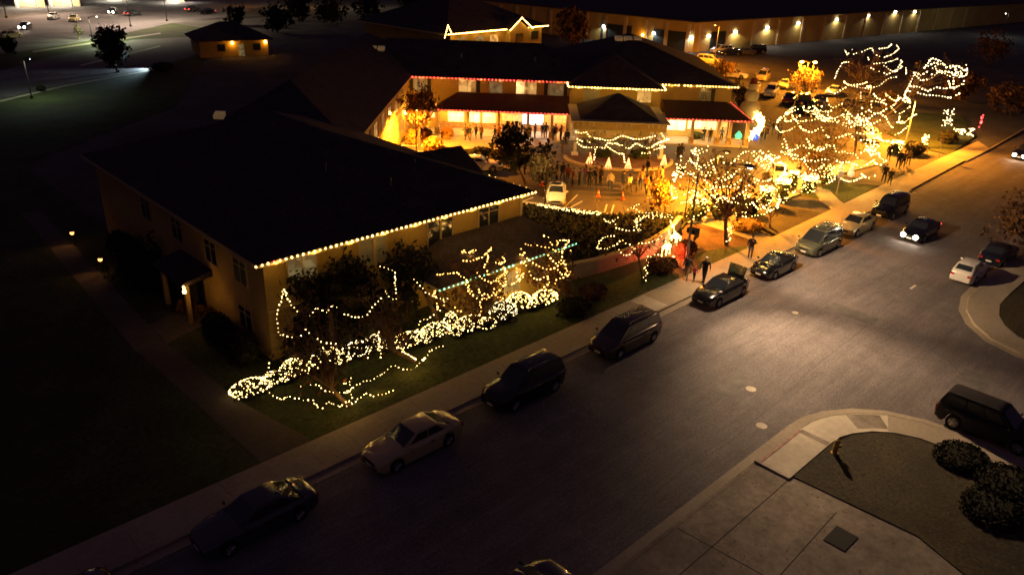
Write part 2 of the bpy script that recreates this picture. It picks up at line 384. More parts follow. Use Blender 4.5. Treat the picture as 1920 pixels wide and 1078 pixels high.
def eave_string(label, a, c, step, m, r, lamps=4, power=12, col=WARM, gaps=(), special=None, group='light strings along the eaves'):
    root = empty('eave_light_string', (0, 0, 0), 0, label, 'string lights', group)
    a = Vector(a); c = Vector(c); L = (c - a).length
    b = MB(); b.tube(a, c, .015, n=4); b.build('wire', M['wire'], root)
    n = int(L / step); pts = []; odd = []
    for i in range(n + 1):
        t = i / max(n, 1)
        if any(g0 < t < g1 for g0, g1 in gaps): continue
        (odd if special and i in special else pts).append(a + (c - a) * t + Vector((0, 0, -.02)))
    put_bulbs(root, pts, m, r, .18)
    for p in odd: put_bulbs(root, [p], M['br'], r, 0)
    out = (Vector((c.y - a.y, -(c.x - a.x), 0))).normalized()
    if out.dot(CAM - a) < 0: out = -out
    for i in range(lamps):
        t = (i + .5) / lamps
        o = light('POINT', a + (c - a) * t + out * .12 + Vector((0, 0, -.12)), power, col, .08); o.parent = root
    return root

# ------------------------------------------------------------------ main building
bld = empty('retirement_home', (26, 46, 0), 0, 'long two storey cream building with dark roofs, wrapped around the parking court', 'building')
bl = lambda o: (setattr(o, 'parent', bld), setattr(o, 'matrix_parent_inverse', Matrix.Translation((-26, -46, 0))))[0] or o
EZ = 6.2
w = MB()
w.box(16.8, 35.7, 35.7, 61.4, -.05, EZ - .15)                              # front wing
bl(w.build('wall', M['stucco']))
w = MB(); w.boxB(-26, -14.0, 62.5, 100, -.05, EZ - .16); bl(w.build('wall', M['stucco']))       # court wing
w = MB(); w.boxB(-25.9, 24.4, 94.1, 117.5, -.05, EZ - .17); w.boxB(5.2, 15.8, 92.3, 95, -.05, EZ - .3); bl(w.build('wall', M['stucco']))
def hip(b, x0, x1, y0, y1, z, rz, hipx=None, T=lambda x, y, z: (x, y, z), th=.22):
    """hip roof with a fascia; ridge runs the longer way"""
    alongx = (x1 - x0) >= (y1 - y0)
    if alongx:
        h = hipx if hipx is not None else (y1 - y0) / 2
        r0 = (x0 + h, (y0 + y1) / 2); r1 = (x1 - h, (y0 + y1) / 2)
    else:
        h = hipx if hipx is not None else (x1 - x0) / 2
        r0 = ((x0 + x1) / 2, y0 + h); r1 = ((x0 + x1) / 2, y1 - h)
    a, c, d, e = (x0, y0), (x1, y0), (x1, y1), (x0, y1)
    P0 = T(*r0, rz); P1 = T(*r1, rz)
    A, C, D, E = [T(*p, z) for p in (a, c, d, e)]
    if alongx:
        b.quad([A, C, P1, P0]); b.quad([C, D, P1]); b.quad([D, E, P0, P1]); b.quad([E, A, P0])
    else:
        b.quad([A, C, P0]); b.quad([C, D, P1, P0]); b.quad([D, E, P1]); b.quad([E, A, P0, P1])
    lo = [T(*p, z - th) for p in (a, c, d, e)]; hi = [A, C, D, E]
    for i in range(4):
        j = (i + 1) % 4; b.quad([lo[i], lo[j], hi[j], hi[i]], 1)
    b.quad(lo[::-1], 1)
r = MB(); hip(r, 16.1, 36.35, 35.0, 62, EZ, 9.9); bl(r.build('roof', [M['roof'], M['trim']]))
r = MB(); r.quad([(36.45, 40.3, 6.2), (36.45, 46.7, 6.2), (36.4, 42.9, 7.7)]); r.quad([(36.45, 40.3, 6.2), (36.4, 42.9, 7.7), (29, 43.1, 7.8), (29, 40.3, 6.3)]); r.quad([(36.4, 42.9, 7.7), (36.45, 46.7, 6.2), (29, 46.7, 6.3), (29, 43.1, 7.8)]); bl(r.build('roof', [M['roof'], M['roof']]))
r = MB(); hip(r, -26.6, -13.5, 60.5, 108, EZ + .01, 10, T=Bf); bl(r.build('roof', [M['roof'], M['trim']]))
r = MB(); hip(r, -26, 10, 93.45, 110.5, EZ + .02, 9.4, T=Bf); bl(r.build('roof', [M['roof'], M['trim']]))
r = MB(); hip(r, 2.0, 25.1, 94.3, 118.2, EZ + .03, 10.3, hipx=9.6, T=Bf); bl(r.build('roof', [M['roof'], M['trim']]))
r = MB(); hip(r, 4.9, 16.05, 91.3, 103, EZ - .1, 9.0, hipx=5.4, T=Bf); bl(r.build('roof', [M['roof'], M['trim']]))
# skylights
def sky_light(px, z, w_, h_, n=1):
    p = Q(*px, z); x, y = toB(p)
    for i in range(n):
        b = MB(); xx = x + (i - (n - 1) / 2) * (w_ + .18)
        q = [Bf(xx - w_ / 2, y - h_ / 2, z - .1), Bf(xx + w_ / 2, y - h_ / 2, z - .1), Bf(xx + w_ / 2, y + h_ / 2, z + .12), Bf(xx - w_ / 2, y + h_ / 2, z + .12)]
        b.hexa([v - Vector((0, 0, .3)) for v in q], q); bl(b.build('skylight', M['skyl']))
sky_light((1178, 71), 10.25, 1.0, 1.1, 3); sky_light((411, 213), 8.2, .8, .6); sky_light((707, 89), 9.0, .8, .6, 2)
for i, (x, y, z) in enumerate(((24, 41, 8.6), (30, 40, 8.0), (21, 50, 8.6), (27, 38.5, 7.7))):
    b = MB(); b.tube((x, y, z - .5), (x, y, z + .35), .06, n=8); bl(b.build('roof_vent', M['metal']))
for x, y, z in ((-8, 98, 8.0), (1, 97.5, 7.9), (10.5, 100, 8.2), (19, 99, 7.9)):
    b = MB(); b.tube(Bf(x, y, z - .5), Bf(x, y, z + .35), .07, n=8); bl(b.build('roof_vent', M['metal']))
# windows on a wall plane --------------------------------------------------
def window(c, right, out, w_, h_, m, mull=1, shut=0, frame=True, cross=True, leftm=None):
    """c centre on wall, right unit vector, out unit normal"""
    c = Vector(c); right = Vector(right); out = Vector(out); up = Vector((0, 0, 1))
    def slab(b, x0, x1, z0, z1, d0, d1, mi=0):
        q = [c + right * x0 + up * z0, c + right * x1 + up * z0, c + right * x1 + up * z1, c + right * x0 + up * z1]
        b.hexa([v + out * d0 for v in q], [v + out * d1 for v in q], mi)
    f = MB(); t = .07
    for x0, x1, z0, z1 in ((-w_ / 2 - t, w_ / 2 + t, h_ / 2, h_ / 2 + t), (-w_ / 2 - t, w_ / 2 + t, -h_ / 2 - t, -h_ / 2), (-w_ / 2 - t, -w_ / 2, -h_ / 2, h_ / 2), (w_ / 2, w_ / 2 + t, -h_ / 2, h_ / 2)):
        slab(f, x0, x1, z0, z1, -.02, .06)
    for i in range(mull):
        x = -w_ / 2 + w_ * (i + 1) / (mull + 1); slab(f, x - .03, x + .03, -h_ / 2, h_ / 2, -.02, .05)
    if cross: slab(f, -w_ / 2, w_ / 2, h_ * .22, h_ * .22 + .04, -.02, .045)
    fo = bl(f.build('window', M['trim']))
    g = MB()
    if leftm is not None:
        slab(g, -w_ / 2, -w_ * .1, -h_ / 2, h_ / 2, 0.005, .02, 1); slab(g, -w_ * .1, w_ / 2, -h_ / 2, h_ / 2, .005, .02)
        go = g.build('pane', [m, leftm], fo)
    else:
        slab(g, -w_ / 2, w_ / 2, -h_ / 2, h_ / 2, .005, .02); go = g.build('pane', m, fo)
    for s in ((-1, 1) if shut == 2 else ((1,) if shut == 1 else ())):
        sh = MB(); x = s * (w_ / 2 + .33); slab(sh, x - .22, x + .22, -h_ / 2, h_ / 2, -.01, .05)
        sh.build('shutter', M['shutter'], fo)
    return fo
E1 = Vector((S2, -S2, 0)); E2 = Vector((S2, S2, 0)); UX = Vector((1, 0, 0)); VY = Vector((0, 1, 0))
def facade_px(px, plane_pt, n):
    return onplane(px[0], px[1], plane_pt, n)
# front facade (v = 35.7)
for px, w_, h_, m, lm, shut in (((825, 436), 1.9, 1.75, M['glassdark'], None, 0), ((916, 407), 1.7, 1.55, M['glassdark'], None, 0), ((699, 470), 1.8, 1.6, M['blind'], None, 0), ((566, 500), 1.7, 1.5, M['windim'], None, 0)):
    window(facade_px(px, (0, 35.7, 0), VY), UX, -VY, w_, h_, m, leftm=lm)
for u in (19, 23.5): window((u, 35.7, 1.6), UX, -VY, 1.6, 1.5, M['glassdark'])
# left face (u=16.8)
for v, z, m in ((38.5, 4.5, M['shutter']), (42.2, 4.5, M['glassdark']), (47, 4.5, M['glassdark']), (52, 4.5, M['shutter']), (51, 1.6, M['glassdark']), (38.5, 1.6, M['glassdark'])):
    window((16.8, v, z), VY, -UX, 1.5, 1.4, m)
# back facade upper windows (B plane y=94.1)
pb = Bf(0, 94.1, 0)
for px, w_, m, shut, lm in (((788, 159), 1.5, M['windim'], 2, None), ((876, 160), 2.0, M['winwarm'], 1, None), ((930, 162), 1.5, M['windim'], 0, None), ((987, 164), 2.4, M['winwarm'], 0, M['winbright']), ((1042, 167), 1.7, M['windim'], 2, None), ((1322, 178), 1.2, M['glassdark'], 1, None)):
    window(facade_px(px, pb, E2), E1, -E2, w_, 1.55, m, shut=shut, leftm=lm)
pb2 = Bf(0, 92.3, 0)
for px, w_, m in (((1109, 178), 1.7, M['blind']), ((1208, 180), 1.6, M['winwarm'])):
    window(facade_px(px, pb2, E2), E1, -E2, w_, 1.5, m)
# court wing windows (plane x=-14)
for i, y in enumerate((68.5, 72.5, 76.5, 80.5, 84.5, 88.5)):
    window(Bf(-14, y, 4.55), E2, E1, 1.7, 1.5, [M['windim'], M['winwarm'], M['windim'], M['glassdark'], M['windim'], M['glassdark']][i], shut=1)
    window(Bf(-14, y, 1.5), E2, E1, 1.6, 1.5, M['windim'])
b = MB(); b.boxB(-14.0, -13.93, 62.5, 94.0, 3.05, 3.2); bl(b.build('wall_band', M['trim']))
b = MB(); b.box(16.8, 35.75, 35.62, 35.7, 3.0, 3.14); bl(b.build('wall_band', M['trim']))
for a_, c_ in ((23.6, 23.8), (35.5, 35.72), (28.6, 28.7)): b = MB(); b.box(a_, c_, 35.6, 35.7, 3.2, 6.0); bl(b.build('wall_trim', M['trim']))
# lower roof with green lights
LZ = 3.2
r = MB()
a0, a1, a2 = (25.5, 31.9, LZ), (37.2, 31.9, LZ), (37.2, 37.9, LZ); t0, t1, t2 = (28.6, 35.66, 4.45), (35.74, 35.66, 4.45), (35.74, 37.9, 4.45)
r.quad([a0, a1, t1, t0]); r.quad([a1, a2, t2, t1]); r.quad([(25.5, 35.66, LZ), a0, t0]); r.quad([a2, (35.74, 37.9, LZ), t2])
r.quad([(25.5, 31.9, LZ - .18), (37.2, 31.9, LZ - .18), a1, a0], 1); r.quad([(37.2, 31.9, LZ - .18), (37.2, 37.9, LZ - .18), a2, a1], 1); r.quad([(25.5, 35.66, LZ - .18), (25.5, 31.9, LZ - .18), a0, (25.5, 35.66, LZ)], 1)
r.quad([(25.5, 35.66, LZ - .18), (37.2, 35.66, LZ - .18), (37.2, 31.9, LZ - .18), (25.5, 31.9, LZ - .18)], 1)
bl(r.build('lower_roof', [M['roof'], M['trim']]))
b = MB(); b.box(28.2, 36.4, 32.6, 35.6, -.05, LZ - .2); bl(b.build('lower_wall', M['stucco']))
for u in (29.6, 32, 34.4): window((u, 32.6, 1.6), UX, -VY, 1.3, 1.4, M['windim'])
# side entrance at left
for y_ in (42.8, 46.2): b = MB(); b.box(15.2, 15.45, y_, y_ + .25, .1, 2.7); bl(b.build('entrance_post', M['stucco']))
b = MB(); b.hexa([(14.9, 42.4, 2.7), (16.8, 42.4, 2.9), (16.8, 46.8, 2.9), (14.9, 46.8, 2.7)], [(14.9, 42.4, 2.85), (16.8, 42.4, 3.3), (16.8, 46.8, 3.3), (14.9, 46.8, 2.85)]); bl(b.build('entrance_roof', M['roof']))
b = MB(); b.box(16.72, 16.8, 44.0, 45.0, .1, 2.2); bl(b.build('entrance_door', M['shutter']))
# porches ------------------------------------------------------------------
PZ = 3.05
def porch(x0, x1, y0, y1, tz, wrapx=None, hipl=True):
    r = MB(); a = Bf(x0, y0, PZ); c = Bf(x1, y0, PZ); l = 2.4
    tl = Bf(x0 + (l if hipl else 0), y1, tz); tr = Bf(x1 - (l if wrapx else 0), y1, tz)
    r.quad([a, c, tr, tl])
    if hipl: r.quad([Bf(x0, y1, PZ), a, tl])
    if wrapx:
        r.quad([c, Bf(x1, wrapx, PZ), Bf(x1 - l, wrapx, tz), tr])
        r.quad([Bf(x1, wrapx, PZ), Bf(x1 - l, wrapx, PZ), Bf(x1 - l, wrapx, tz)])
    else: r.quad([c, Bf(x1, y1, PZ), tr])
    dz = Vector((0, 0, -.2))
    r.quad([a + dz, c + dz, c, a], 1); r.quad([Bf(x0, y1, PZ - .2), a + dz, a, Bf(x0, y1, PZ)], 1)
    e = Bf(x1, wrapx or y1, PZ); r.quad([c + dz, e + dz, e, c], 1)
    r.quad([Bf(x0, y1, PZ - .2), Bf(x1, y1, PZ - .2), c + dz, a + dz], 1)
    return bl(r.build('porch_roof', [M['proof'], M['trim']]))
porch(-10.5, 5.3, 90.6, 94.0, 4.45)
porch(16.3, 26.3, 90.3, 94.0, 4.45, wrapx=104, hipl=False)
for x in (-10.2, -6.6, -3.0, 0.4, 3.2, 5.0, 19.6, 22.6, 24.0, 26.0):
    b = MB(); b.boxB(x - .17, x + .17, 90.7, 91.04, 0, PZ - .2); b.boxB(x - .28, x + .28, 90.6, 91.14, 0, .9, 1)
    bl(b.build('porch_column', [M['trim'], M['stone']]))
b = MB(); b.boxB(-12.5, 5.2, 90.2, 94.1, -.03, .14); b.boxB(15.9, 26.2, 90.1, 94.1, -.03, .14); bl(b.build('porch_floor', M['concrete']))
# ground floor front of the court facade
b = MB(); b.boxB(-10.5, 5.2, 93.98, 94.1, 0, .9); bl(b.build('stone_base', M['stone']))
def gwin(x, w_, m, z=1.7, h_=1.5, mull=1): return window(Bf(x, 94.1, z), E1, -E2, w_, h_, m, mull=mull)
gwin(-11.7, 1.6, M['winbright'], 2.0, 1.3, 0)
gwin(-8.3, 1.9, M['winbright'], 1.6, 2.0); gwin(-4.3, 1.5, M['winbright'], 1.6, 2.0); gwin(-6.2, 1.5, M['winbright'], 1.35, 2.5, 1)
gwin(-1.5, 2.3, M['winwarm'], 1.9, 1.3, 1); gwin(4.6, .01, M['winwarm'], 1.9, 1.3, 0)
b = MB()
b.boxB(-3.2, 1.0, 93.9, 94.0, .9, 2.75); b.boxB(2.6, 5.2, 93.9, 94.0, .9, 2.75)
gwin(2.9 + 1.2, 2.0, M['winwarm'], 1.9, 1.3)
gwin(1.0, 2.5, M['winwhite'], 1.5, 2.7, 2)
gwin(18.3, 2.2, M['winbright'], 1.8, 1.9, 1); gwin(21.4, 3.4, M['winbright'], 1.9, 1.6, 2); gwin(24.0, .8, M['winwarm'], 1.4, 2.2, 0)
# porte cochere
r = MB()
x0, x1, y0, y1, z = 5.0, 15.6, 83.1, 92.2, 3.9
hip(r, x0 + 1.0, x1 - 1.0, y0 + .9, y1, z + .02, 6.1, hipx=4.2, T=Bf, th=.05); bl(r.build('canopy_roof', [M['roof'], M['roof']]))
b = MB(); b.boxB(x0, x1, y0, y0 + .95, z - .12, z); b.boxB(x0, x0 + 1.05, y0 + .95, y1, z - .12, z); b.boxB(x1 - 1.05, x1, y0 + .95, y1, z - .12, z); bl(b.build('canopy_parapet', M['trim']))
b = MB(); b.boxB(x0 + .3, x1 - .3, y0 + .3, y0 + .6, z - .95, z - .13); b.boxB(x0 + .3, x0 + .6, y0 + .6, y1, z - .95, z - .13); b.boxB(x1 - .6, x1 - .3, y0 + .6, y1, z - .95, z - .13); bl(b.build('canopy_beam', M['stucco']))
b = MB()
for i, x in enumerate((5.7, 6.3, 7.0, 7.4, 9.9, 10.3, 11.0, 11.4, 13.3, 13.7, 14.4, 14.9)): b.boxB(x - .1, x + .1, y0 + .02, y0 + .3, z - .5, z - .12)
bl(b.build('canopy_brackets', M['trim']))
b = MB(); b.boxB(5.6, 15, y0 + 1.0, y1 - .1, z - .18, z - .13); bl(b.build('canopy_ceiling', M['stucco']))
for x in (5.6, 15.0):
    for y in (y0 + .5, y1 - 1.4):
        b = MB(); b.boxB(x - .16, x + .16, y - .16, y + .16, 0, z - .9); b.boxB(x - .35, x + .35, y - .35, y + .35, 0, .35); b.boxB(x - .28, x + .28, y - .28, y + .28, 2.7, 2.95); bl(b.build('canopy_column', M['white']))
# lit canopy lamps
for x in (8.3, 10.6, 12.9):
    b = MB(); b.boxB(x - .3, x + .3, 88.2, 88.6, z - .3, z - .2); bl(b.build('canopy_lamp', M['ledw']))
    o = light('AREA', Bf(x, 88.4, z - .4), 90, (1, .55, .15), size=.6); bl(o)
def bll(o): bl(o); return o
# interior-porch fixtures
for x, pw, c in ((-9, 620, (1, .39, .04)), (-6, 700, (1, .48, .1)), (-3, 560, (1, .39, .04)), (1, 420, (.95, .9, .9)), (4.2, 480, (1, .39, .04)), (18, 620, (1, .68, .32)), (21.5, 420, (1, .58, .2)), (24.8, 220, (1, .5, .12))):
    b = MB(); b.boxB(x - .15, x + .15, 92.2, 92.5, PZ - .3, PZ - .22); bl(b.build('porch_lamp', M['ledw']))
    bll(light('POINT', Bf(x, 92.2, PZ - .45), pw, c, .12))
b = MB(); b.ball((14.95, 42.2, 2.5), .11, 8, 6); b.tube((14.95, 42.2, 2.66), (14.95, 42.2, 2.85), .05, n=6); bl(b.build('wall_lamp', M['sodium'])); bll(light('POINT', (14.9, 41.7, 2.3), 9, (1, .45, .1), .1))
bll(light('POINT', Bf(-12.6, 89.5, 2.6), 420, (1, .42, .04), .15)); b = MB(); b.boxB(-13.9, -13.6, 89.3, 89.6, 2.6, 2.9); bl(b.build('wall_lamp', M['sodium']))

# ------------------------------------------------------------------ eave lights
Gp = 'light strings along the eaves'
eave_string('warm round bulbs along the near facade eave, one red bulb near its lower end', (16.1, 34.98, EZ - .05), (36.3, 34.98, EZ - .05), .335, M['bw'], .052, 9, 13, special=(3,))
eave_string('short run of warm bulbs on the eave beside the white sedan', (36.4, 35.4, EZ - .05), (36.4, 41.0, EZ - .05), .62, M['bw'], .055, 2, 10, gaps=((.46, .56),))
eave_string('warm bulbs on the dark eave facing the parking court', (36.4, 46.4, EZ - .05), (36.4, 57.3, EZ - .05), .52, M['bw'], .055, 4, 14)
eave_string('red bulbs along the upper eave of the court facade', Bf(-13.4, 93.4, EZ - .05), Bf(5.0, 93.4, EZ - .05), .42, M['br'], .05, 8, 8, (1, .3, .08), special=None)
eave_string('warm bulbs along the eave of the projecting centre bay', Bf(5.0, 91.26, EZ - .15), Bf(16.0, 91.26, EZ - .15), .36, M['bw'], .06, 5, 30)
eave_string('warm bulbs on the upper eave at the right end of the court facade', Bf(16.2, 94.25, EZ - .05), Bf(25.1, 94.25, EZ - .05), .36, M['bw'], .055, 4, 26, gaps=((.09, .13), (.24, .27), (.41, .44), (.5, .53)))
eave_string('dense warm bulbs running back along the right roof edge', Bf(25.15, 94.4, EZ - .04), Bf(25.15, 118, EZ - .04), .3, M['bw'], .05, 3, 10)
eave_string('short vertical run of warm bulbs at the left step of the eave', Bf(4.85, 91.4, EZ - .1), Bf(4.85, 93.3, EZ - .02), .2, M['bw'], .05, 0)
eave_string('short slanting run of warm bulbs at the right step of the eave', Bf(16.1, 91.3, EZ - .1), Bf(16.15, 94.1, EZ - .02), .2, M['bw'], .045, 0)
eave_string('red bulbs along the left porch roof edge', Bf(-10.5, 90.57, PZ - .04), Bf(5.3, 90.57, PZ - .04), .42, M['br'], .045, 4, 6, (1, .15, .08))
eave_string('red bulbs along the right porch roof edge', Bf(16.4, 90.27, PZ - .04), Bf(26.3, 90.27, PZ - .04), .42, M['br'], .045, 3, 6, (1, .15, .08))
eave_string('red bulbs running back along the side of the right porch roof', Bf(26.33, 90.5, PZ - .03), Bf(26.33, 104, PZ - .03), .3, M['br'], .05, 2, 6, (1, .1, .08))
eave_string('green bulbs along the long edge of the lower roof', (25.5, 31.87, LZ - .04), (37.2, 31.87, LZ - .04), .34, M['bg'], .042, 3, 3, (.3, 1, .6), gaps=((.3, .33), (.5, .53), (.74, .8)))
eave_string('green bulbs on the short side edge of the lower roof', (37.23, 32.0, LZ - .04), (37.23, 37.9, LZ - .04), .36, M['bg'], .042, 1, 3, (.2, 1, .6))

def moveroot(root, loc):
    root.location = loc
    for ch in root.children: ch.matrix_parent_inverse = Matrix.Translation(-Vector(loc))

# ------------------------------------------------------------------ trees
def make_tree(name, label, base, crown_c, crown_r, trunk_r=.16, limbs=14, leaves=900, leaf=.16, bark='bark', foliage='leafbr', seed=1, group='trees round the parking court', forks=1, fill=.35, cat='tree'):
    rnd = random.Random(seed)
    base = Vector(base); cc = Vector(crown_c); cr = Vector(crown_r)
    root = empty(name, (0, 0, 0), 0, label, cat, group)
    t = MB(); tips = []
    low = cc.z - cr.z * .75
    tops = []
    for k in range(forks):
        a = rnd.uniform(0, 6.28); s = .35 if forks > 1 else .08
        fork = Vector((base.x + (cc.x - base.x) * .5 + s * math.cos(a), base.y + (cc.y - base.y) * .5 + s * math.sin(a), max(.8, low)))
        mid = base.lerp(fork, .5) + Vector((rnd.uniform(-.06, .06), rnd.uniform(-.06, .06), 0))
        rr = trunk_r / math.sqrt(forks)
        t.path([base - Vector((0, 0, .1)), base + Vector((0, 0, .15)), mid, fork], [rr * 1.5, rr * 1.1, rr * .9, rr * .75], 8)
        tops.append((fork, rr * .75))
    for i in range(limbs):
        f, fr = tops[i % forks]
        a = 2.4 * i + rnd.uniform(-.4, .4); el = rnd.uniform(-.35, 1.3)
        d = Vector((math.cos(a) * math.cos(el), math.sin(a) * math.cos(el), math.sin(el)))
        end = cc + Vector((d.x * cr.x, d.y * cr.y, d.z * cr.z)) * rnd.uniform(.75, .97)
        m1 = f.lerp(end, .45) + Vector((0, 0, .12 * (end - f).length * rnd.uniform(.3, 1)))
        t.path([f, m1, end], [fr * .55, fr * .3, .015], 6)
        for j in range(5):
            s0 = f.lerp(m1, rnd.uniform(.4, 1)) if j < 2 else m1.lerp(end, rnd.uniform(0, .8))
            dd = Vector((rnd.gauss(0, 1), rnd.gauss(0, 1), rnd.gauss(.25, .7))).normalized()
            L = rnd.uniform(.25, .6) * min(cr)
            e = s0 + dd * L
            q = e - cc; q = math.sqrt((q.x / cr.x) ** 2 + (q.y / cr.y) ** 2 + (q.z / cr.z) ** 2)
            if q > 1: e = cc + (e - cc) / q
            t.tube(s0, e, fr * .16 + .008, .008, 4, cap=False); tips.append(e)
            for k in range(3):
                dd2 = (dd + Vector((rnd.gauss(0, .7), rnd.gauss(0, .7), rnd.gauss(0, .5)))).normalized()
                s1 = s0.lerp(e, rnd.uniform(.3, 1)); e1 = s1 + dd2 * L * .5
                t.tube(s1, e1, .012, .005, 3, cap=False); tips.append(e1)
    t.build('trunk', M[bark], root)
    if leaves:
        c = MB(); clumps = []
        for k in range(26):
            d = Vector((rnd.gauss(0, 1), rnd.gauss(0, 1), rnd.gauss(0, 1))).normalized() * rnd.uniform(.35, .88)
            clumps.append((d, rnd.uniform(.09, .24)))
        for i in range(leaves):
            if rnd.random() < fill:
                d, sp = rnd.choice(clumps); d = d + Vector((rnd.gauss(0, sp), rnd.gauss(0, sp), rnd.gauss(0, sp * .8)))
                p = cc + Vector((d.x * cr.x, d.y * cr.y, d.z * cr.z))
            else:
                p = rnd.choice(tips) + Vector((rnd.gauss(0, .22), rnd.gauss(0, .22), rnd.gauss(0, .2)))
            n = Vector((rnd.gauss(0, 1), rnd.gauss(0, 1), rnd.gauss(0, 1))).normalized(); u = n.orthogonal().normalized() ; w_ = n.cross(u)
            s = leaf * rnd.uniform(.5, 1.3)
            c.quad([p - u * s, p - w_ * s * .6, p + u * s, p + w_ * s * .6])
        c.build('crown', M[foliage], root)
    moveroot(root, base)
    return root
def crown_from_px(base_px, cpx, hw, hh, base=None, dz=0):
    """crown of a tree whose foot stands at base_px: centre over the trunk plane"""
    b = Vector(base) if base is not None else Q(*base_px)
    n = Vector((fw.x, fw.y, 0)).normalized()
    c = onplane(cpx[0], cpx[1], b, n)
    k = (c - CAM).dot(fw) / FPX
    return b, c, Vector((hw * k, hw * k, hh * k / math.cos(PITCH)))
def ell_hit(x, y, cc, cr, far=False):
    cr = cr * 1.14
    d = ray(x, y); o = CAM - cc
    D = Vector((d.x / cr.x, d.y / cr.y, d.z / cr.z)); O = Vector((o.x / cr.x, o.y / cr.y, o.z / cr.z))
    a = D.dot(D); b_ = D.dot(O); c = O.dot(O) - 1; disc = b_ * b_ - a * c
    if disc <= 0: t = -b_ / a
    else: t = (-b_ + math.sqrt(disc)) / a if far else (-b_ - math.sqrt(disc)) / a
    p = CAM + d * t
    if p.z > .35: return p
    n = Vector((fw.x, fw.y, 0)).normalized(); p = onplane(x, y, cc - n * min(cr.x, cr.y) * .75, n)
    return p if p.z > .25 else Q(x, y, .25)
def tree_string(label, cc, cr, lines, step=.17, m='bw2', r=.021, vary=.45, lamps=4, power=6, col=WARM, group='light strings hung in the trees', limit=100, extra=(), back=True, swags=0):
    root = empty('tree_light_string', (0, 0, 0), 0, label, 'string lights', group)
    pts = []; wire = MB(); rs = random.Random(label); lead = []
    for i in range(swags):      # further strands swagged from twig to twig round the crown
        a = rs.uniform(0, 6.28); el = rs.uniform(-.25, .95); da = rs.uniform(.35, .8) * rs.choice((-1, 1)); P3 = []
        for k in range(9):
            t = k / 8; aa = a + da * t; e2 = el - math.sin(t * math.pi) * .22 + rs.uniform(-.03, .03)
            P3.append(cc + Vector((math.cos(aa) * math.cos(e2) * cr.x, math.sin(aa) * math.cos(e2) * cr.y, math.sin(e2) * cr.z)) * 1.02)
        wire.path(P3, .008, 3); lead.append((P3[0], P3[-1])); pts += [p for p in resample(P3, step) if rs.random() < .92]
    for i, ln in enumerate(lines):
        P3 = []
        for (xa, ya), (xb, yb) in zip(ln[:-1], ln[1:]):
            n = max(1, int(math.hypot(xb - xa, yb - ya) / 5))
            for k in range(n): P3.append(ell_hit(xa + (xb - xa) * k / n, ya + (yb - ya) * k / n, cc, cr, far=(back and i % 3 == 2)))
        P3.append(ell_hit(ln[-1][0], ln[-1][1], cc, cr, far=(back and i % 3 == 2)))
        wire.path(P3, .008, 3); lead.append((P3[0], P3[-1]))
        for p in resample(P3, step):
            if random.random() < .93: pts.append(p + Vector((random.gauss(0, .02), random.gauss(0, .02), random.gauss(0, .025))))
    for path3 in extra:
        wire.path(path3, .008, 3); lead.append((path3[0], path3[-1])); pts += resample(path3, step)
    for (a0, a1), (b0, b1) in zip(lead[:-1], lead[1:]): wire.tube(a1, b0, .006, n=3)   # unlit lead between strands
    if wire.v: wire.build('wire', M['wire'], root)
    put_bulbs(root, pts, M[m], r, vary, limit)
    random.shuffle(pts)
    for i in range(lamps):
        if not pts: break
        k = int(i * len(pts) / lamps); o = light('POINT', pts[k] + (cc - pts[k]) * .12, power, col, .1); o.parent = root
    moveroot(root, (cc.x, cc.y, 0))
    return root
def wrap(base, h0, h1, r, turns):
    n = int(turns * 8)
    return [Vector((base.x + r * math.cos(i * .785), base.y + r * math.sin(i * .785), h0 + (h1 - h0) * i / n)) for i in range(n + 1)]
def z_(ox, oy, s, pts): return [(ox + x / s, oy + y / s) for x, y in pts]
ZA = lambda *p: z_(420, 520, 3.994, p)
ZC = lambda *p: z_(720, 440, 4.147, p)
Z5 = lambda *p: z_(640, 360, 2.994, p)
ZE = lambda *p: z_(1240, 280, 7.983, p)
ZF = lambda *p: z_(1400, 120, 5.9875, p)
ZG = lambda *p: z_(1400, 270, 5.9875, p)
ZH = lambda *p: z_(1280, 0, 2.994, p)
ZJ = lambda *p: z_(1050, 140, 7.983, p)
ZK = lambda *p: z_(1040, 260, 7.983, p)
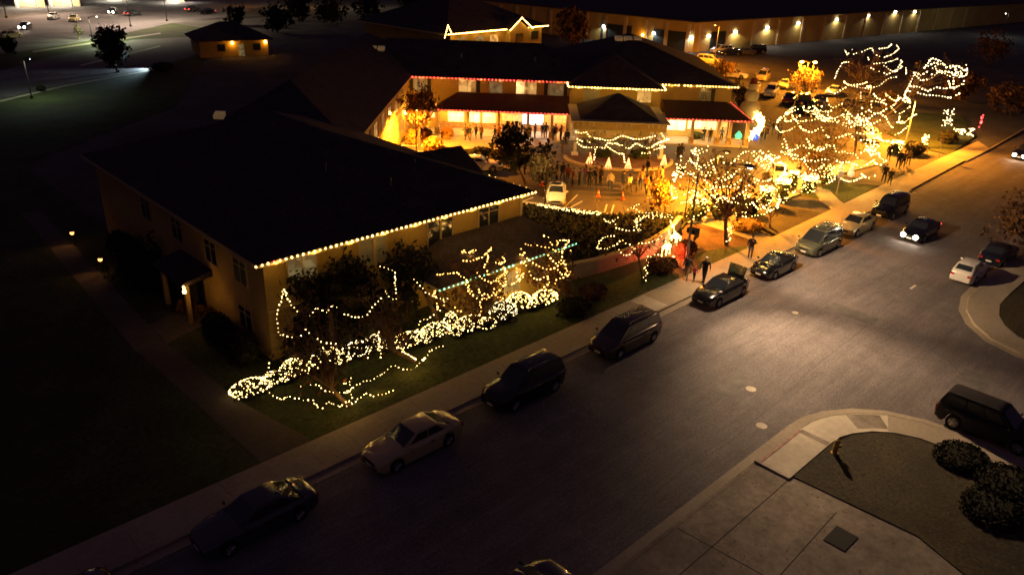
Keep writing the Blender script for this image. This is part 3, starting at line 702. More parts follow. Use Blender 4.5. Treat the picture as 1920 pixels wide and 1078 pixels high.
# tree: two dark ones in front of the near facade
def lit_tree(nm, label, slabel, base_px, cpx, hw, hh, lines, step=.17, m='bw2', r=.021, lamps=4, power=6, leaves=900, foliage='leafbr', bark='bark', seed=1, wraps=None, base=None, limbs=14, forks=1, trunk_r=.14, fill=.35, col=WARM, limit=100, leaf=.15, swags=0):
    b, c, cr = crown_from_px(base_px, cpx, hw, hh, base)
    make_tree(nm, label, b, c, cr, trunk_r, limbs, leaves, leaf, bark, foliage, seed, forks=forks, fill=fill)
    ex = [wrap(b, wraps[0], wraps[1], trunk_r + .05, wraps[2])] if wraps else []
    tree_string(slabel, c, cr, lines, step, m, r, lamps=lamps, power=power, extra=ex, col=col, limit=limit, back=leaves <= 720, swags=swags)
    return b, c, cr
lit_tree('tree', 'dark leafy tree closest to the silver sedan, draped in sparse garlands', 'garland draped over the dark tree closest to the silver sedan',
    (655, 766), (588, 655), 82, 105, [
    ZA((447, 85), (425, 183), (398, 250), (390, 300), (402, 375), (408, 435), (455, 430), (515, 458), (550, 462), (606, 388), (635, 417), (690, 460), (735, 482), (790, 495), (858, 503)),
    ZA((447, 85), (485, 165), (505, 205), (558, 255)), ZA((645, 285), (702, 230), (765, 262), (822, 210), (868, 245)),
    ZA((335, 865), (430, 910), (480, 890), (598, 920), (655, 915), (700, 970), (735, 980), (775, 932), (850, 955), (920, 965)),
    ZA((575, 815), (690, 800), (760, 850), (835, 870), (925, 850)), ZA((335, 580), (335, 655), (328, 725), (300, 790))], leaves=320, foliage='leafbr', seed=3, limbs=16, wraps=(.2, 1.8, 3), lamps=6, power=7, bark='bark', fill=.5, step=.22, r=.02)
lit_tree('tree', 'dark brown tree below the second facade window, garlands hanging from its crown', 'garland on the brown tree below the wide facade window',
    (835, 690), (700, 620), 70, 100, [
    ZA((905, 275), (1000, 310), (1068, 275), (1115, 220), (1180, 148)), Z5((220, 418), (262, 430), (300, 445), (308, 570)), Z5((250, 553), (270, 605), (312, 602)),
    ZA((925, 850), (1000, 800), (1070, 775), (1158, 745), (1240, 680), (1275, 645)), ZA((960, 940), (1060, 870), (1140, 890), (1210, 870), (1278, 840)),
    ZC((65, 1000), (120, 1040), (215, 1050), (255, 1025), (285, 990), (345, 930), (350, 905), (480, 850)), ZC((140, 905), (190, 930), (250, 970)), ZC((385, 620), (345, 655), (285, 665), (268, 720), (245, 765)),
    ZC((240, 350), (275, 395), (320, 440), (385, 480), (470, 510), (510, 485)), ZC((460, 490), (470, 570), (425, 592)), ZA((1158, 405), (1110, 505), (1075, 605)), ZA((1158, 405), (1170, 560), (1180, 610)), ZA((940, 520), (1050, 530))],
    leaves=360, foliage='leafbr', seed=5, limbs=16, lamps=6, power=7, fill=.5, base=(22.6, 30.6, .1), step=.22, r=.02)
lit_tree('tree', 'orange-brown leafy tree under the middle of the green bulb line', 'bright looping garland on the tree under the middle of the green bulb line',
    (892, 650), (885, 545), 70, 72, [
    ZC((620, 200), (675, 210), (770, 170), (840, 105)), ZC((760, 145), (815, 165), (790, 230), (770, 255)), ZC((210, 285), (240, 285), (340, 308), (460, 310), (565, 290), (620, 340), (640, 400), (680, 470), (740, 500)),
    ZC((870, 215), (905, 230), (940, 205), (920, 160)), ZC((725, 300), (765, 345), (830, 370), (885, 350), (905, 325), (970, 285)), ZC((930, 375), (920, 410), (900, 435), (855, 455), (885, 485), (940, 495)),
    ZC((740, 440), (780, 450), (820, 480), (760, 500), (740, 545), (760, 590), (745, 620)), ZC((1090, 300), (1080, 340), (1040, 370), (990, 380)), ZC((550, 570), (610, 605)), ZC((530, 640), (475, 735), (520, 780)),
    ZC((640, 345), (660, 400), (690, 480)), ZC((800, 290), (830, 330), (800, 300))], leaves=1200, swags=10, seed=8, r=.028, lamps=8, power=6, m='bo', step=.2, base=(30.3, 30.6, .1), fill=.5, limbs=16)
lit_tree('tree', 'orange-brown leafy tree beside the low concrete wall, at the green bulb corner', 'bright garland loops on the tree beside the low concrete wall',
    (985, 600), (1020, 505), 52, 62, [
    ZC((1100, 75), (1170, 85), (1240, 90), (1300, 115), (1370, 140), (1400, 105), (1445, 45), (1330, 45)), ZC((1250, 12), (1285, 25)), ZC((1455, 130), (1465, 155)), ZC((1400, 205), (1425, 275), (1400, 330), (1350, 345), (1325, 385)),
    ZC((1060, 155), (1120, 190), (1165, 225), (1210, 250), (1265, 265), (1335, 250), (1400, 215)), ZC((1070, 210), (1125, 255), (1130, 300), (1170, 345), (1205, 355), (1275, 318)), ZC((1275, 345), (1290, 370), (1250, 405), (1230, 430)), ZC((1350, 270), (1380, 310), (1425, 290))],
    leaves=800, swags=8, seed=11, r=.033, lamps=7, power=6, m='bo', step=.24, base=(35.6, 30.0, .1), fill=.5)
lit_tree('tree', 'small bare tree with a bulb-wrapped trunk on the grass before the low wall', 'thin garland and trunk wrap on the small bare tree before the low wall',
    (1208, 532), (1190, 440), 68, 58, [
    Z5((1530, 165), (1545, 200), (1590, 220), (1640, 215)), Z5((1530, 245), (1490, 250), (1450, 275), (1435, 315), (1490, 320), (1530, 300), (1580, 270), (1630, 305), (1655, 315)), Z5((1610, 100), (1650, 75), (1690, 65)),
    Z5((1720, 365), (1780, 350)), Z5((1670, 290), (1740, 285), (1810, 240)), Z5((1640, 95), (1700, 120), (1780, 110))], leaves=160, swags=3, seed=13, lamps=2, power=3, step=.24, r=.024, wraps=(.2, 2.0, 2.5), limbs=12, trunk_r=.09, fill=.1)
lit_tree('tree', 'big bare tree with many garlands behind the street lamp pole', 'big net of garlands in the bare tree behind the street lamp pole',
    (1362, 462), (1362, 350), 100, 75, [
    ZE((290, 80), (300, 180), (310, 210)), ZE((230, 220), (240, 320), (215, 380), (160, 345)), ZE((430, 140), (340, 290), (280, 265)), ZE((430, 140), (470, 210), (540, 250), (590, 275), (680, 215), (760, 160), (860, 130), (890, 100), (940, 140)),
    ZE((180, 380), (250, 425), (300, 400), (350, 340), (430, 370), (490, 365)), ZE((600, 340), (640, 340), (680, 310), (730, 395), (790, 460), (860, 520), (920, 540), (985, 555)), ZE((955, 455), (1015, 400), (1055, 400)), ZE((940, 205), (1050, 215), (1110, 175), (1115, 140), (1170, 150)),
    ZE((1160, 110), (1240, 50), (1300, 40), (1360, 60), (1400, 105)), ZE((1220, 180), (1280, 210), (1350, 205)), ZE((1390, 170), (1480, 110), (1500, 200), (1550, 245), (1605, 240), (1640, 190), (1700, 140), (1780, 120)), ZE((1600, 40), (1640, 80), (1700, 100)), ZE((1800, 45), (1840, 75), (1900, 85)),
    ZE((1690, 215), (1750, 205), (1790, 190), (1850, 240), (1860, 300), (1830, 370), (1750, 410)), ZE((1170, 300), (1250, 290), (1310, 360), (1330, 395), (1400, 455), (1460, 470), (1540, 485), (1640, 450), (1690, 410)),
    ZE((1040, 575), (1140, 575), (1210, 570), (1310, 555), (1290, 540)), ZE((1400, 500), (1460, 520), (1490, 560), (1560, 545), (1640, 550), (1680, 520)), ZE((190, 450), (200, 600), (230, 650), (230, 700)), ZE((340, 675), (430, 630), (465, 605), (540, 640), (650, 640), (680, 635)),
    ZE((740, 590), (740, 690), (790, 725), (840, 745), (900, 740), (940, 725), (970, 745)), ZE((290, 805), (350, 800), (440, 790), (530, 770), (620, 745)), ZE((960, 745), (1020, 780), (1050, 800), (1110, 790), (1160, 830)),
    ZE((1215, 830), (1320, 815), (1400, 795), (1480, 745)), ZE((1120, 990), (1240, 1005), (1340, 1000), (1440, 995), (1540, 965), (1630, 920)), ZE((450, 20), (490, 70), (540, 90), (620, 50), (690, 10))],
    leaves=700, foliage='leafbr', swags=18, seed=17, r=.034, lamps=14, power=34, step=.26, wraps=(.2, 1.8, 3), limbs=22, trunk_r=.17, fill=.2)
lit_tree('tree', 'wide garlanded tree in the middle of the street front, right of the big bare one', 'looping garlands on the wide tree right of the big bare one',
    (1545, 345), (1540, 270), 92, 70, [
    ZF((550, 625), (590, 690), (640, 750), (720, 770), (780, 745), (840, 715), (870, 770), (900, 820), (945, 840)), ZF((1005, 835), (1080, 810), (1160, 775), (1190, 820), (1220, 860)), ZF((420, 850), (440, 880), (460, 940), (500, 975), (560, 955), (600, 920), (640, 915), (680, 950), (730, 940)), ZF((800, 960), (850, 965), (900, 910)),
    ZF((940, 925), (990, 920), (1000, 980), (1040, 1000), (1100, 980), (1130, 1005), (1190, 1005), (1250, 1050)), ZF((1290, 1000), (1350, 960), (1420, 980), (1480, 930), (1490, 910), (1440, 910)), ZF((390, 990), (470, 1015), (540, 1020), (600, 1055)),
    ZG((620, 170), (700, 190), (770, 195), (870, 170), (950, 180)), ZG((1010, 195), (1090, 210), (1160, 205), (1250, 250)), ZG((1290, 265), (1350, 230), (1420, 190), (1460, 165)), ZG((1440, 215), (1500, 240), (1570, 190), (1490, 150), (1490, 100), (1430, 120)), ZG((520, 360), (600, 370), (660, 330)),
    ZG((730, 335), (800, 350), (870, 375), (940, 380), (1020, 360)), ZG((900, 450), (1000, 390)), ZG((1060, 390), (1140, 425), (1200, 415), (1290, 380)), ZG((1290, 340), (1350, 385), (1400, 385), (1460, 340)), ZG((300, 370), (360, 395), (420, 345), (440, 280))],
    leaves=1100, foliage='leafor', swags=16, seed=19, r=.044, lamps=12, power=110, step=.3, limbs=20, trunk_r=.16, fill=.3)
lit_tree('tree', 'garlanded tree behind the hedge, nearer the parked cars of the lot', 'crossing garlands on the tree nearest the parked cars of the lot',
    (1605, 262), (1610, 205), 90, 48, [
    ZF((680, 510), (750, 465), (770, 485), (720, 590), (770, 540)), ZF((780, 510), (870, 540), (940, 535), (980, 515)), ZF((790, 570), (840, 620), (880, 645), (960, 650), (1020, 625)), ZF((1030, 640), (1080, 690), (1140, 720), (1210, 700), (1290, 640), (1380, 610), (1440, 560), (1520, 540), (1590, 490), (1660, 460), (1705, 385)),
    ZF((1290, 500), (1320, 545), (1380, 520), (1440, 560)), ZF((1400, 490), (1400, 410), (1440, 425), (1540, 440), (1580, 470)), ZF((1130, 570), (1160, 650), (1220, 670), (1290, 640), (1350, 680)), ZF((1240, 780), (1320, 785), (1420, 780), (1450, 740)), ZF((1250, 860), (1380, 850), (1450, 820), (1520, 860), (1590, 870)),
    ZF((1390, 850), (1395, 930), (1390, 960)), ZF((1500, 560), (1560, 600), (1610, 690), (1640, 720)), ZF((1630, 500), (1670, 540), (1720, 560), (1780, 530), (1830, 480), (1820, 390)), ZF((1690, 660), (1760, 640), (1830, 610), (1890, 570), (1916, 560)), ZF((1370, 740), (1375, 700), (1380, 650)), ZF((1670, 790), (1730, 770), (1780, 730), (1810, 690))],
    leaves=500, foliage='leafor', swags=13, seed=23, r=.05, lamps=12, power=110, step=.33, limbs=18, trunk_r=.18, fill=.2, forks=3, base=(90, 36, 0))
lit_tree('tree', 'farthest garlanded tree, left of the round-crowned one', 'thin sagging garlands on the farthest tree',
    (1613, 186), (1628, 130), 64, 42, [
    ZH((855, 440), (870, 400), (900, 350), (960, 350)), ZH((910, 285), (925, 310), (960, 270)), ZH((960, 305), (1010, 290), (1060, 270), (1080, 310), (1130, 325), (1180, 305), (1215, 275), (1200, 255)), ZH((1105, 275), (1150, 270), (1175, 250)),
    ZH((1040, 325), (1060, 385), (1100, 400), (1150, 420), (1200, 395), (1235, 345), (1210, 330), (1140, 355), (1070, 360)), ZH((950, 485), (1040, 500), (1100, 485), (1150, 445), (1210, 430)), ZH((1000, 555), (1000, 520))], leaves=250, swags=2, seed=29, r=.052, lamps=3, power=14, step=.42, m='bc')
lit_tree('tree', 'round-crowned tree thick with garlands near the street corner', 'dense garlands on the round-crowned tree near the street corner',
    (1697, 245), (1755, 148), 55, 42, [
    ZH((1240, 570), (1250, 520), (1270, 485), (1290, 440), (1300, 405), (1340, 425), (1380, 400), (1440, 360)), ZH((1355, 385), (1400, 325), (1445, 345)), ZH((1295, 410), (1340, 455), (1390, 445), (1440, 400), (1500, 430), (1560, 400), (1580, 460), (1575, 490)),
    ZH((1270, 485), (1330, 490), (1380, 515), (1420, 490), (1480, 500), (1540, 490), (1575, 470)), ZH((1450, 345), (1480, 380), (1525, 370), (1540, 390), (1520, 440), (1520, 480)), ZH((1265, 510), (1330, 525), (1370, 535), (1440, 540), (1510, 550), (1555, 525)), ZH((1400, 420), (1460, 400), (1520, 410), (1560, 440)), ZH((1360, 380), (1420, 350), (1480, 370), (1540, 375))],
    leaves=300, swags=4, seed=31, r=.068, lamps=6, power=30, step=.4, m='bc', base=(112, 42, 0))
# the three young trees in the round bed
b3 = [Q(1112, 314), Q(1167, 309), Q(1218, 311)]
cc3 = (b3[0] + b3[2]) / 2 + Vector((0, 0, 3.0)); n3 = Vector((fw.x, fw.y, 0)).normalized()
cc3 = onplane(1166, 272, b3[1], n3); k3 = (cc3 - CAM).dot(fw) / FPX; cr3 = Vector((88 * k3, 88 * k3 * .3, 34 * k3))
cr3 = Vector((1, 1, 1)) * 0 + Vector((92 * k3, 92 * k3, 40 * k3))
TL = ['left', 'middle', 'right']
for i, bq in enumerate(b3):
    c = onplane((1112, 1167, 1218)[i], 270, bq, n3)
    make_tree('tree', ['young tree in the round bed by the left canopy column', 'young tree in the round bed before the canopy middle', 'young tree in the round bed by the right canopy column'][i], bq, c, (1.9, 1.9, 1.7), .08, 9, 220, .13, 'bark', 'leafgr', 40 + i, group='young trees in the round bed', fill=.2)
def flat_hit(x, y): return onplane(x, y, b3[1] - n3 * .9, n3)
def curtain(lines, root, m, r, step, lamps, power):
    pts = []; wb = MB()
    for i, ln in enumerate(lines):
        off = n3 * ((i % 3) * .9)
        P3 = [onplane(x, y, b3[1] - n3 * .9 + off, n3) for x, y in ln]; wb.path(P3, .008, 3); pts += resample(P3, step)
    wb.build('wire', M['wire'], root); put_bulbs(root, pts, M[m], r, .3)
    for i in range(lamps):
        o = light('POINT', pts[int((i + .5) * len(pts) / lamps)] - n3 * .1, power, WARM, .1); o.parent = root
rt3 = empty('tree_light_string', (0, 0, 0), 0, 'bright swags of bulbs linking the three young trees of the round bed', 'string lights', 'light strings hung in the trees')
curtain([ZJ((240, 860), (310, 880), (390, 860), (440, 930), (550, 960), (620, 965), (700, 990), (790, 980), (870, 940), (920, 915), (1000, 935), (1100, 965), (1200, 970), (1300, 950), (1440, 915)), ZJ((1520, 885), (1560, 950), (1630, 970), (1560, 1000), (1450, 1030), (1390, 1070)),
    ZK((340, 10), (420, 45), (500, 40), (530, 70)), ZK((340, 60), (370, 100), (440, 130), (560, 135), (680, 130), (740, 150), (800, 60), (860, 80), (930, 70), (960, 100), (1040, 100)), ZK((1070, 140), (1130, 150), (1180, 100), (1220, 70), (1300, 110), (1390, 150), (1450, 130), (1540, 70), (1640, 30), (1710, 10)),
    ZK((1540, 95), (1650, 125), (1500, 160), (1400, 225), (1290, 215)), ZK((800, 130), (860, 170), (930, 215), (990, 235), (1030, 220), (1040, 290), (1050, 370)), ZK((610, 165), (590, 250), (600, 300), (575, 345)), ZK((1430, 230), (1420, 290), (1420, 340))], rt3, 'bw2', .05, .28, 8, 34)
moveroot(rt3, (b3[1].x, b3[1].y, 0))
# unlit trees
def plain_tree(label, base_px, cpx, hw, hh, seed, leaves, foliage='leafdk', bark='bark', **k):
    b, c, cr = crown_from_px(base_px, cpx, hw, hh, k.pop('base', None)); return make_tree('tree', label, b, c, cr, k.pop('trunk_r', .14), k.pop('limbs', 14), leaves, k.pop('leaf', .2), bark, foliage, seed, **k)
plain_tree('dark conical tree silhouette with a leaning trunk on the far left grass', (221, 136), (205, 84), 31, 40, 51, 2600, leaf=.32, fill=.75, trunk_r=.22)
plain_tree('leafy tree in the corner of the court, before the curtained upper window', (790, 285), (785, 200), 34, 38, 52, 1800, foliage='leafbr', fill=.4, base=Bf(-11.5, 84.5))
plain_tree('dark tree among the crowd in the middle of the court', (985, 345), (958, 275), 40, 46, 53, 1700, foliage='leafdk', fill=.4)
plain_tree('thin dark tree behind the white sedan, by the court crowd', (1030, 372), (1012, 312), 26, 40, 54, 600, foliage='leafdk', fill=.3, trunk_r=.09)
plain_tree('orange lit bushy tree just left of the big garlanded tree', (1248, 396), (1240, 362), 26, 28, 55, 1500, foliage='leafor', leaf=.14, fill=.7, trunk_r=.1)
plain_tree('amber tree glowing round the twin lamps of the parking lot', (1510, 172), (1508, 150), 36, 22, 56, 650, foliage='leafor', leaf=.2, fill=.35, limbs=20)
plain_tree('young bare tree on the parking stripes before the lit walk', (1118, 398), (1118, 368), 13, 22, 57, 0, bark='barkl', trunk_r=.05, limbs=7)
plain_tree('small bare tree on the verge beside the green-grey minivan', (1443, 428), (1446, 392), 24, 22, 58, 20, bark='barkl', trunk_r=.1, limbs=9)
plain_tree('orange lit low tree behind the wide garlanded tree', (1535, 330), (1530, 305), 34, 20, 59, 1500, foliage='leafor', leaf=.16, fill=.7)
plain_tree('amber bush-like tree on the left edge of the far parking lot', (1355, 150), (1358, 128), 28, 16, 60, 700, foliage='leafor', leaf=.25, fill=.6)
plain_tree('bare dark tree between the roof corner and the inflatable snowman', (1386, 205), (1382, 165), 14, 26, 61, 150, fill=.2, trunk_r=.08)
plain_tree('tree with orange leaves behind the farthest garlanded tree', (1670, 205), (1665, 188), 22, 13, 62, 500, foliage='leafor', leaf=.25, fill=.6)
plain_tree('reddish bare tree at the right picture edge past the dark sedan', (1935, 480), (1925, 405), 62, 62, 63, 1100, foliage='leafbr', fill=.25, trunk_r=.18, limbs=18)
plain_tree('tall tree lit yellow-green at the top edge behind the far house', (1025, 40), (1022, 5), 24, 24, 64, 900, foliage='leafgr', leaf=.55, fill=.7)
plain_tree('dark brown tree mass in front of the warehouse, above the roof', (1075, 90), (1075, 50), 32, 38, 65, 1500, foliage='leafbr', leaf=.4, fill=.8, base=Bf(10, 150))
plain_tree('slim pale young tree on the far left grass strip', (148, 74), (146, 56), 8, 16, 66, 120, foliage='leafgr', leaf=.2, bark='barkl')
plain_tree('dark tree on the lot side of the far parking cars', (1300, 200), (1395, 185), 16, 20, 67, 300, base=Bf(29, 108))
for i, (bp, cp, hw, hh, sd) in enumerate([((600, 590), (600, 545), 55, 42, 70), ((745, 560), (760, 500), 45, 40, 71), ((270, 560), (270, 500), 50, 50, 73), ((640, 560), (655, 520), 40, 36, 74)]):
    plain_tree(['dark shrubby tree against the lowest end of the near facade', 'dark shrubby tree below the wide facade window', 'dark tree along the side path, beyond the entrance', 'dark shrubby tree below the pale blind window'][i], bp, cp, hw * 1.15, hh * 1.1, sd, 1300, foliage='leafdk', leaf=.17, fill=.6, base=[(19.5, 33.5, 0), (26.5, 33.2, 0), (15.4, 51, 0), (22.3, 34, 0)][i])

# ------------------------------------------------------------------ bushes
def bush(label, c, rx, ry, h, foliage='leafdk', n=500, leaf=.11, rot=0., lights=0, m='bw2', br=.028, lampw=5, group='clipped bushes', slabel=None, seed=None, name='bush', boxy=False):
    rnd = random.Random(seed if seed is not None else label)
    root = empty(name, (c[0], c[1], .1), rot, label, 'bush', group)
    b = MB()
    b.ball((0, 0, h * .42), 1, 14, 9, sc=(rx * .82, ry * .82, h * .5))
    for i, v in enumerate(b.v):
        k = 1 + rnd.uniform(-.14, .14); b.v[i] = (v[0] * k, v[1] * k, v[2])
    for i in range(n):
        d = Vector((rnd.gauss(0, 1), rnd.gauss(0, 1), abs(rnd.gauss(0, 1)))).normalized()
        k = rnd.uniform(.8, 1.05)
        p = Vector((d.x * rx * k, d.y * ry * k, h * .42 + d.z * h * .56 * k - (h * .3 if rnd.random() < .3 else 0)))
        nn = Vector((rnd.gauss(0, 1), rnd.gauss(0, 1), rnd.gauss(0, 1))).normalized(); u = nn.orthogonal().normalized(); w_ = nn.cross(u); s = leaf * rnd.uniform(.6, 1.3)
        b.quad([p - u * s, p - w_ * s * .7, p + u * s, p + w_ * s * .7])
    b.build('foliage', M[foliage], root)
    b = MB()
    for i in range(4): b.tube((rnd.uniform(-.2, .2) * rx, rnd.uniform(-.2, .2) * ry, -.15), (rnd.uniform(-.5, .5) * rx, rnd.uniform(-.5, .5) * ry, h * .5), .03, .015, 5)
    b.build('stem', M['bark'], root)
    if lights:
        lr = empty('net_light', (c[0], c[1], .1), rot, slabel or ('net of bulbs over the ' + label), 'string lights', 'net lights over the bushes')
        pts = []
        for i in range(lights):
            t = rnd.random() * .95; zz = 1 - 1.05 * t; rr = math.sqrt(max(0, 1 - zz * zz)) ; a = i * 2.39996 + rnd.uniform(-.45, .45); zz += rnd.uniform(-.1, .1); rr = math.sqrt(max(0, 1 - zz * zz))
            if boxy: pts.append((rnd.uniform(-1, 1) * rx, rnd.uniform(-1, 1) * ry, h * rnd.choice((1, rnd.random())) + rnd.uniform(-.05, .12))); continue
            pts.append((rr * math.cos(a) * rx * 1.06, rr * math.sin(a) * ry * 1.06, h * .42 + zz * h * .6))
        wb = MB()
        for i in range(0, len(pts) - 3, 3): wb.tube(pts[i], pts[i + 3] if i + 3 < len(pts) else pts[i], .006, n=3, cap=False)
        wb.build('wire', M['wire'], lr); put_bulbs(lr, pts, M[m], br, .35)
        if lampw:
            o = light('POINT', (0, 0, h * 1.15), lampw, WARM, .2); o.parent = lr
    return root
def bush_px(label, px, wpx, hpx, **k):
    p = Q(*px); d = (p - CAM).dot(fw) / FPX
    return bush(label, (p.x, p.y), wpx * d, wpx * d * k.pop('dep', .8), hpx * d / math.cos(PITCH), rot=k.pop('rot', 0), **k)
bushes = [
 ('wedge-shaped bush at the lower end of the lit hedge row', (470, 742), 33, 26, 130, 'bw2', .7), ('low round bush second in the lit hedge row', (515, 722), 20, 22, 55, 'bw2', .8), ('round bush in the row under the first dark tree', (556, 705), 26, 30, 120, 'bw2', .8),
 ('round bush with a bright net, fourth in the row', (611, 688), 26, 32, 110, 'bw2', .8), ('sparse bush fifth in the row', (668, 672), 24, 28, 50, 'bc', .8), ('bush sixth in the row, loosely lit', (700, 660), 18, 30, 40, 'bc', .8),
 ('long bush glowing thickly beneath the brown tree', (765, 652), 32, 24, 110, 'bw2', .6), ('brightest long bush, left of the orange-brown tree', (815, 636), 28, 28, 150, 'bw2', .6), ('tall narrow bush between the bright long ones', (845, 622), 12, 36, 60, 'bw2', .9),
 ('bush under the orange-brown tree with scattered bulbs', (880, 622), 30, 26, 110, 'bw2', .6), ('round bush with an even fine net beside the orange-brown tree', (943, 602), 23, 34, 130, 'bc', .9), ('round bush with bright stripes of bulbs', (973, 585), 21, 34, 120, 'bw', .9), ('outermost bright bush on the grass, right end of the row', (1020, 572), 25, 24, 120, 'bw', .7)]
for lb, px, wp, hp, nl, mm, dp in bushes:
    bush_px(lb, px, wp * 1.12, hp * .95, lights=int(nl * 1.35), m=mm, dep=dp, n=350, lampw=3 if nl > 80 else 1.2, br=.018 if mm != 'bw' else .025, slabel='net of bulbs on the ' + lb)
for i, px in enumerate([(492, 733), (536, 716), (584, 699), (640, 682), (728, 660), (792, 646), (862, 630), (912, 618), (996, 580)]):
    lb = ['second from the lower end', 'third from the lower end', 'fourth from the lower end', 'fifth from the lower end', 'before the brown tree', 'between the bright long bushes', 'left of the orange-brown tree trunk', 'right of the orange-brown tree trunk', 'between the two brightest bushes'][i]
    bush_px('ragged low filler bush %s' % lb, px, 20, 17, lights=55, m='bw2', dep=.8, n=300, lampw=0, br=.018, slabel='loose net of bulbs on the filler bush ' + lb)
for lb, px, wp, hp, nl in [('hedge glowing left of the big bare tree foot', (1305, 412), 26, 34, 120), ('hedge glowing right behind the trunk of the big bare tree', (1345, 408), 24, 30, 120), ('lit hedge just right of the big bare tree trunk', (1388, 402), 18, 32, 90), ('lit hedge past the dark round shrub', (1432, 390), 17, 30, 120), ('very bright hedge mound in the middle of the hedge row', (1462, 378), 20, 34, 190), ('very bright tall end of the hedge row beside the gap', (1482, 362), 12, 34, 130), ('bright slanting hedge mound after the gap', (1515, 360), 18, 22, 190), ('bright slanting hedge mound below the wide garlanded tree', (1545, 345), 18, 28, 190), ('glowing amber hedge behind the wide garlanded tree', (1525, 300), 16, 20, 60), ('clipped hedge sparkling like a block at the driveway corner', (1678, 288), 15, 18, 120)]:
    bush_px(lb, px, wp, hp, lights=nl, m='bw', dep=.7, n=420, foliage='leafgr', lampw=26, br=.03, rot=R(20), boxy=True, slabel='net of bulbs on the ' + lb)
for lb, px, wp, hp, fo in [('dark round shrub between the lit hedges', (1408, 402), 14, 26, 'leafdk'), ('red-brown shrub at the right end of the low concrete wall', (1240, 510), 34, 22, 'leafbr'), ('large red-brown shrub before the low concrete wall', (1285, 480), 24, 26, 'leafbr'), ('dark shrub before the low wall, near the last lit bush', (1075, 590), 36, 26, 'leafdk'), ('brown shrub right of the outermost bright bush', (1110, 560), 30, 24, 'leafbr'),
    ('orange lit hedge along the verge, right of the big bare tree trunk', (1400, 432), 36, 16, 'leafor'), ('dark hedge at the curve of the court', (880, 298), 22, 14, 'leafdk'), ('green hedge in the round bed, left', (1130, 296), 18, 14, 'leafgr'), ('green hedge in the round bed, right', (1198, 297), 20, 14, 'leafgr'), ('red and amber shrub at the side entrance', (352, 588), 18, 26, 'leafor'), ('small amber shrub nearest the entrance wall lamp', (376, 592), 12, 16, 'leafor'), ('dark hedge at the right of the entrance shrub', (395, 600), 16, 18, 'leafbr'),
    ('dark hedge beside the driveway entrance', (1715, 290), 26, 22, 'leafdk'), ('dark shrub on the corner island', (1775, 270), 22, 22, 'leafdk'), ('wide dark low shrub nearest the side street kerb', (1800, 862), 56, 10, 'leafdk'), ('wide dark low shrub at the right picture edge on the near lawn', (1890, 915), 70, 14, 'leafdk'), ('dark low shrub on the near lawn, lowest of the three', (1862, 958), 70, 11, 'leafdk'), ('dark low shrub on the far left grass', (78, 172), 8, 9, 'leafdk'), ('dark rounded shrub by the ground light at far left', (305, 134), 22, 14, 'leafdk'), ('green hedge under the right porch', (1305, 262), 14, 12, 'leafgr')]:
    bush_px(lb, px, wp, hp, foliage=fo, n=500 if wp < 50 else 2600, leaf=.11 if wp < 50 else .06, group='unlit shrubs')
for lb, px, wp, hp, fo in [('amber shrub by the foot of the court wall, left of the dark lamp post', (775, 272), 16, 26, 'leafor'), ('amber shrub right under the dark court lamp post', (812, 283), 20, 22, 'leafor'), ('tall amber shrub before the left end of the porch', (838, 262), 12, 20, 'leafor'), ('brown shrub in the court corner under the leafy tree', (795, 262), 16, 18, 'leafbr'), ('dark round hedge left of the court tree', (900, 296), 24, 16, 'leafdk'), ('dark low planting behind the half hidden white car', (935, 300), 22, 14, 'leafdk')]:
    bush_px(lb, px, wp, hp, foliage=fo, n=600, group='unlit shrubs', leaf=.16)
for i, (u, v, rx, ry, h) in enumerate(((17.9, 34.2, 1.2, .9, 2.4), (20.0, 34.3, 1.3, .9, 3.0), (22.3, 34.2, 1.2, .9, 2.6), (24.5, 34.3, 1.3, .9, 3.1), (15.6, 36.8, .9, 1.3, 1.9), (15.7, 40, .8, 1.2, 1.6), (15.6, 49.5, .9, 1.8, 2.2), (15.6, 54.5, .9, 1.8, 2.4))):
    bush(['tall dark shrub at the lower corner of the near facade', 'tall dark shrub second along the near facade wall', 'tall dark shrub third along the near facade wall', 'tall dark shrub at the left end of the lower roof', 'dark shrub round the corner on the end wall', 'dark shrub just before the side entrance porch', 'dark shrub past the side entrance, nearer one', 'dark shrub past the side entrance, farther one'][i], (u, v), rx, ry, h, 'leafdk', 1100, .09, group='dark shrubs against the near building')
# light line on the slope hedge by the lot
hl = empty('hedge_light_string', (0, 0, 0), 0, 'band of warm bulbs lying on the hedge edge beside the lit walk', 'string lights', 'light strings on the ground')
pts = []; wb = MB()
P3 = [Q(*p) + Vector((0, 0, .7)) for p in [(1010, 399), (1040, 404), (1075, 410), (1105, 413), (1128, 415)]]
wb.path(P3, .01, 4); wb.build('wire', M['wire'], hl)
for k in range(3): pts += [p + Vector((random.uniform(-.15, .15), random.uniform(-.15, .15), random.uniform(-.12, .12))) for p in resample(P3, .16)]
put_bulbs(hl, pts, M['bw2'], .026, .3)
for i in range(3): o = light('POINT', P3[i + 1] + Vector((0, 0, .25)), 8, WARM, .15); o.parent = hl
moveroot(hl, (P3[2].x, P3[2].y, 0))
hb = MB(); rnd = random.Random(5)
for p in resample([v + Vector((0, 0, -.45)) for v in P3], .045):
    for k in range(7):
        q = p + Vector((rnd.gauss(0, .22), rnd.gauss(0, .22), rnd.uniform(-.3, .35))); nn = Vector((rnd.gauss(0, 1), rnd.gauss(0, 1), rnd.gauss(0, 1))).normalized(); u = nn.orthogonal().normalized(); w_ = nn.cross(u)
        hb.quad([q - u * .1, q - w_ * .07, q + u * .1, q + w_ * .07])
tag(hb.build('hedge', M['leafgr']), 'long low hedge along the lit walk below the white sedan', 'hedge')
